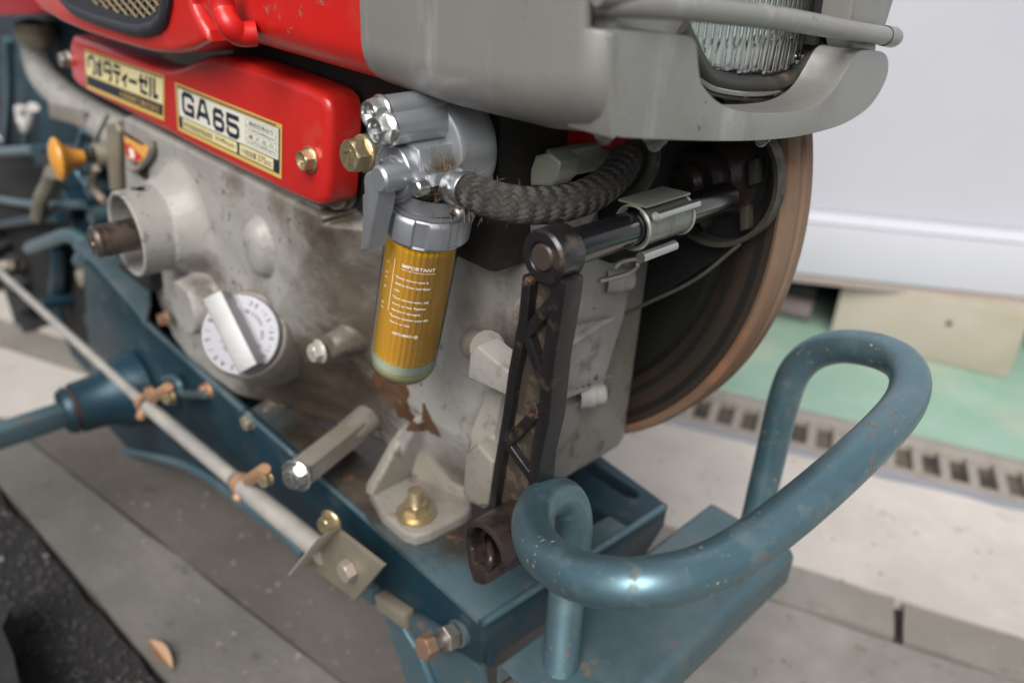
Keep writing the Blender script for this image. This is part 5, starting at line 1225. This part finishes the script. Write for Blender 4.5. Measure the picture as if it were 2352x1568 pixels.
# amber stop knob
kn = at(128, 367, Y=.275); kd = Vector((.10, 1, -.02)).normalized()
knob = lathe('stop_knob', kn - kd*.006, kd, [(0, 0), (.0006, .009), (.0025, .018), (.006, .0245), (.0085, .0255), (.011, .0245), (.016, .018), (.024, .012), (.034, .0085), (.036, .0085), (.036, 0)], M_amber, T, 48)
lathe('knob_rod', kn + kd*.02, kd, [(0, .0065), (.06, .0065)], M_brownblk, knob, 20)
lathe('knob_socket', kn + kd*.042, kd, [(.02, .010), (0, .0110), (0, .0150), (.012, .0155), (.013, .0135), (.05, .0135), (.05, 0)], M_bracket, knob, 32)
prism('socket_bracket', pts([(240, 285), (262, 280), (272, 300), (272, 440), (250, 440), (245, 380)], Y=.315), (0, .02, 0), M_bracket, T, .004, 3)
tube('tan_hook', pts([(222, 385), (213, 410), (217, 435), (240, 462)], Y=.315), .0048, mat('tan rubber', (.33, .26, .20), .6), T, 14)
tube('tan_elbow', pts([(122, 395), (112, 425), (96, 455), (88, 500)], Y=.31), .0105, M_bracket, T, 20)
tube('overflow_wire', pts([(248, 262), (225, 310), (212, 345)], Y=.34), .003, M_olive, T, 10, smooth=False)
# transmission pieces, blue, out of focus
gb2 = aabox('gearbox', (-2.3, .43, -.68), (-.95, .60, .15), mat('sooty blue casting', (.010, .026, .038), .6, var=((.018, .06, .09), 7), layers=[((.006, .006, .006), 6, .45, .6, .7)]), T, .02)
aabox('gearbox_sump', (-2.1, .335, -.70), (-1.20, .43, -.46), M_dark, gb2, .02)
def gb_cyl(px, py, Y, r, L, m=M_navy, d=(0, 1, 0), nm='gearbox_boss'): return lathe(nm, at(px, py, Y=Y), d, [(0, 0), (0, r*.85), (r*.12, r), (L, r*1.05)], m, gb2, 32)
gb_cyl(40, 430, .40, .030, .08); gb_cyl(150, 470, .36, .022, .10); gb_cyl(200, 430, .37, .020, .09, M_blue); gb_cyl(120, 520, .36, .018, .08, M_blue)
gb_cyl(205, 500, .35, .014, .08, M_blue); gb_cyl(30, 560, .38, .024, .08); gb_cyl(170, 540, .34, .020, .08, M_navy); gb_cyl(60, 480, .37, .010, .04, M_bracket)
prism('blue_panel', pts([(-20, 90), (62, 130), (60, 330), (-20, 330)], Y=.46), (0, .01, 0), M_navy, T, .003)
prism('control_box', pts([(70, 330), (245, 335), (250, 372), (200, 400), (80, 385)], Y=.36), (0, .04, 0), M_navy, T, .006, 3)
tube('light_blue_rod', [at(-20, 350, Y=.34), at(80, 345, Y=.34)], .0075, M_blue, T, 14, smooth=False)
tube('yoke', pts([(70, 570), (120, 552), (160, 540), (200, 565), (185, 600)], Y=.31), .0105, M_blue, T, 16)
tube('yoke_leg', pts([(135, 560), (138, 620), (130, 690)], Y=.32), .013, M_navy, T, 16)
lathe('tan_shaft', at(-20, 616, Y=.30), (at(98, 600, Y=.33)-at(-20, 616, Y=.30)), [(0, .0110), (.095, .0105), (.097, .0075), (.15, .0075)], M_bracket, T, 24)
lathe('grey_shaft', at(-20, 572, Y=.35), (at(60, 560, Y=.38)-at(-20, 572, Y=.35)), [(0, .0105), (.12, .0105)], M_steel, T, 24)
prism('mount_plate', pts([(165, 560), (215, 600), (335, 735), (345, 690), (345, 640), (270, 585), (215, 540)], Z=-.375), (0, 0, -.006), M_bluedirt, T, .002)
prism('rubber_mount', [at(*p, Y=.285) for p in ((266, 610), (340, 625), (345, 668), (275, 680))], (0, .03, 0), M_dark, T, .003)
prism('mount_cap', pts([(268, 608), (300, 590), (350, 628), (310, 640)], Z=-.392), (0, 0, -.004), mat('tan plate', (.40, .33, .26), .5), T, .001)
bolt(T, at(318, 655, Y=.30)+Z_*-.006, (0, 0, 1), .012, .012, .017, .004, M_brass, spin=.2)
# axle hub and shaft
ah = at(150, 945, Y=.205)
hb2 = lathe('axle_hub', ah, (0, 1, 0), [(-.004, 0), (-.004, .018), (-.003, .026), (.003, .0295), (.006, .030), (.007, .0265), (.010, .0265), (.012, .0315), (.045, .034), (.060, .044), (.090, .050)], M_navy, T, 64)
lathe('rust_ring', ah + Y_*.0068, (0, 1, 0), [(0, .0272), (.003, .0272)], mat('rust ring', (.14, .05, .03), .6), hb2, 48)
q = at(150, 950, Y=.203); hw = .0125
box('axle_shaft', q + NY*.08, X_*hw, Y_*.08, Z_*hw, M_bluedirt, hb2, .003)
# driven wheel, black tyre with lugs
wc = at(10, 690, Y=.31); wr = .135
wh = lathe('tyre', wc, (0, 1, 0), [(0, wr*.45), (-.012, wr*.75), (0, wr*.92), (.014, wr), (.06, wr), (.075, wr*.9)], M_rubber, T, 72)
for i in range(22):
    a = 2*math.pi*i/22; e = Vector((math.cos(a), 0, math.sin(a))); t = Vector((-math.sin(a), 0, math.cos(a)))
    box('tyre_lug', wc + Y_*(.02) + e*(wr+.004), e*.013, (Y_*.030 + t*.008), t*.0065, M_rubber, wh, .002)
tube('black_cable', pts([(-10, 842), (22, 870), (45, 905), (62, 940)], Y=.36), .004, M_rubber, T, 10)
tube('black_cable', pts([(112, 640), (150, 760), (180, 800)], Y=.33), .005, M_navy, T, 10)
prism('lower_bracket', pts([(240, 1040), (400, 1080), (395, 1098), (330, 1086), (250, 1060)], Y=.36), (0, .02, 0), M_navy, T, .003)
for px, py in ((268, 1050), (318, 1072)): bolt(T, at(px, py, Y=.34), (.3, -.8, -.4), .010, .008, .012, .002, M_cast, spin=.3)
for i, (px, py) in enumerate(((352, 900), (400, 912), (385, 730))): bolt(T, at(px, py, Y=Wy-.006), (-.2, -.97, 0), .0075, .008, .008, .002, [M_copper, M_brass, M_copper][i], spin=.2*i)
tube('blue_hook', pts([(378, 872), (398, 868), (412, 880), (425, 905), (470, 905)], Y=Wy-.006), .0048, M_bluedirt, T, 12)
# dark lump at the lower left corner
lp_ = rough_sheet('black_rubber_lump', [tuple(at(*p, Z=GZ+.06))[:2] for p in ((-60, 1360), (5, 1378), (24, 1398), (4, 1440), (30, 1500), (50, 1600), (-60, 1620))], GZ+.06, M_rubber, None, thick=.06)
lp_['label'] = 'black rubber lump cut off by the lower left corner on the asphalt'; lp_['category'] = 'rubber block'

prism('transmission_case', pts([(118, 590), (250, 610), (262, 700), (244, 870), (175, 855), (150, 780)], Y=.335), (0, .05, 0), M_navy, T, .006, 3)
gb_cyl(180, 640, .31, .013, .05, M_bracket, nm='linkage_boss'); gb_cyl(95, 700, .29, .012, .05, M_navy, nm='linkage_boss'); gb_cyl(200, 740, .31, .016, .05, M_navy, nm='linkage_boss')
tube('control_rod', pts([(-20, 455), (80, 470), (190, 470)], Y=.33), .006, M_blue, gb2, 12)
tube('control_rod', pts([(-20, 520), (70, 505), (140, 500)], Y=.32), .007, M_navy, gb2, 12)
tube('control_rod', pts([(18, 90), (22, 200), (14, 330)], Y=.40), .008, M_blue, gb2, 12)
tube('fuel_pipe', pts([(190, 300), (176, 360), (180, 400), (205, 430)], Y=.32), .004, M_blue, gb2, 10)
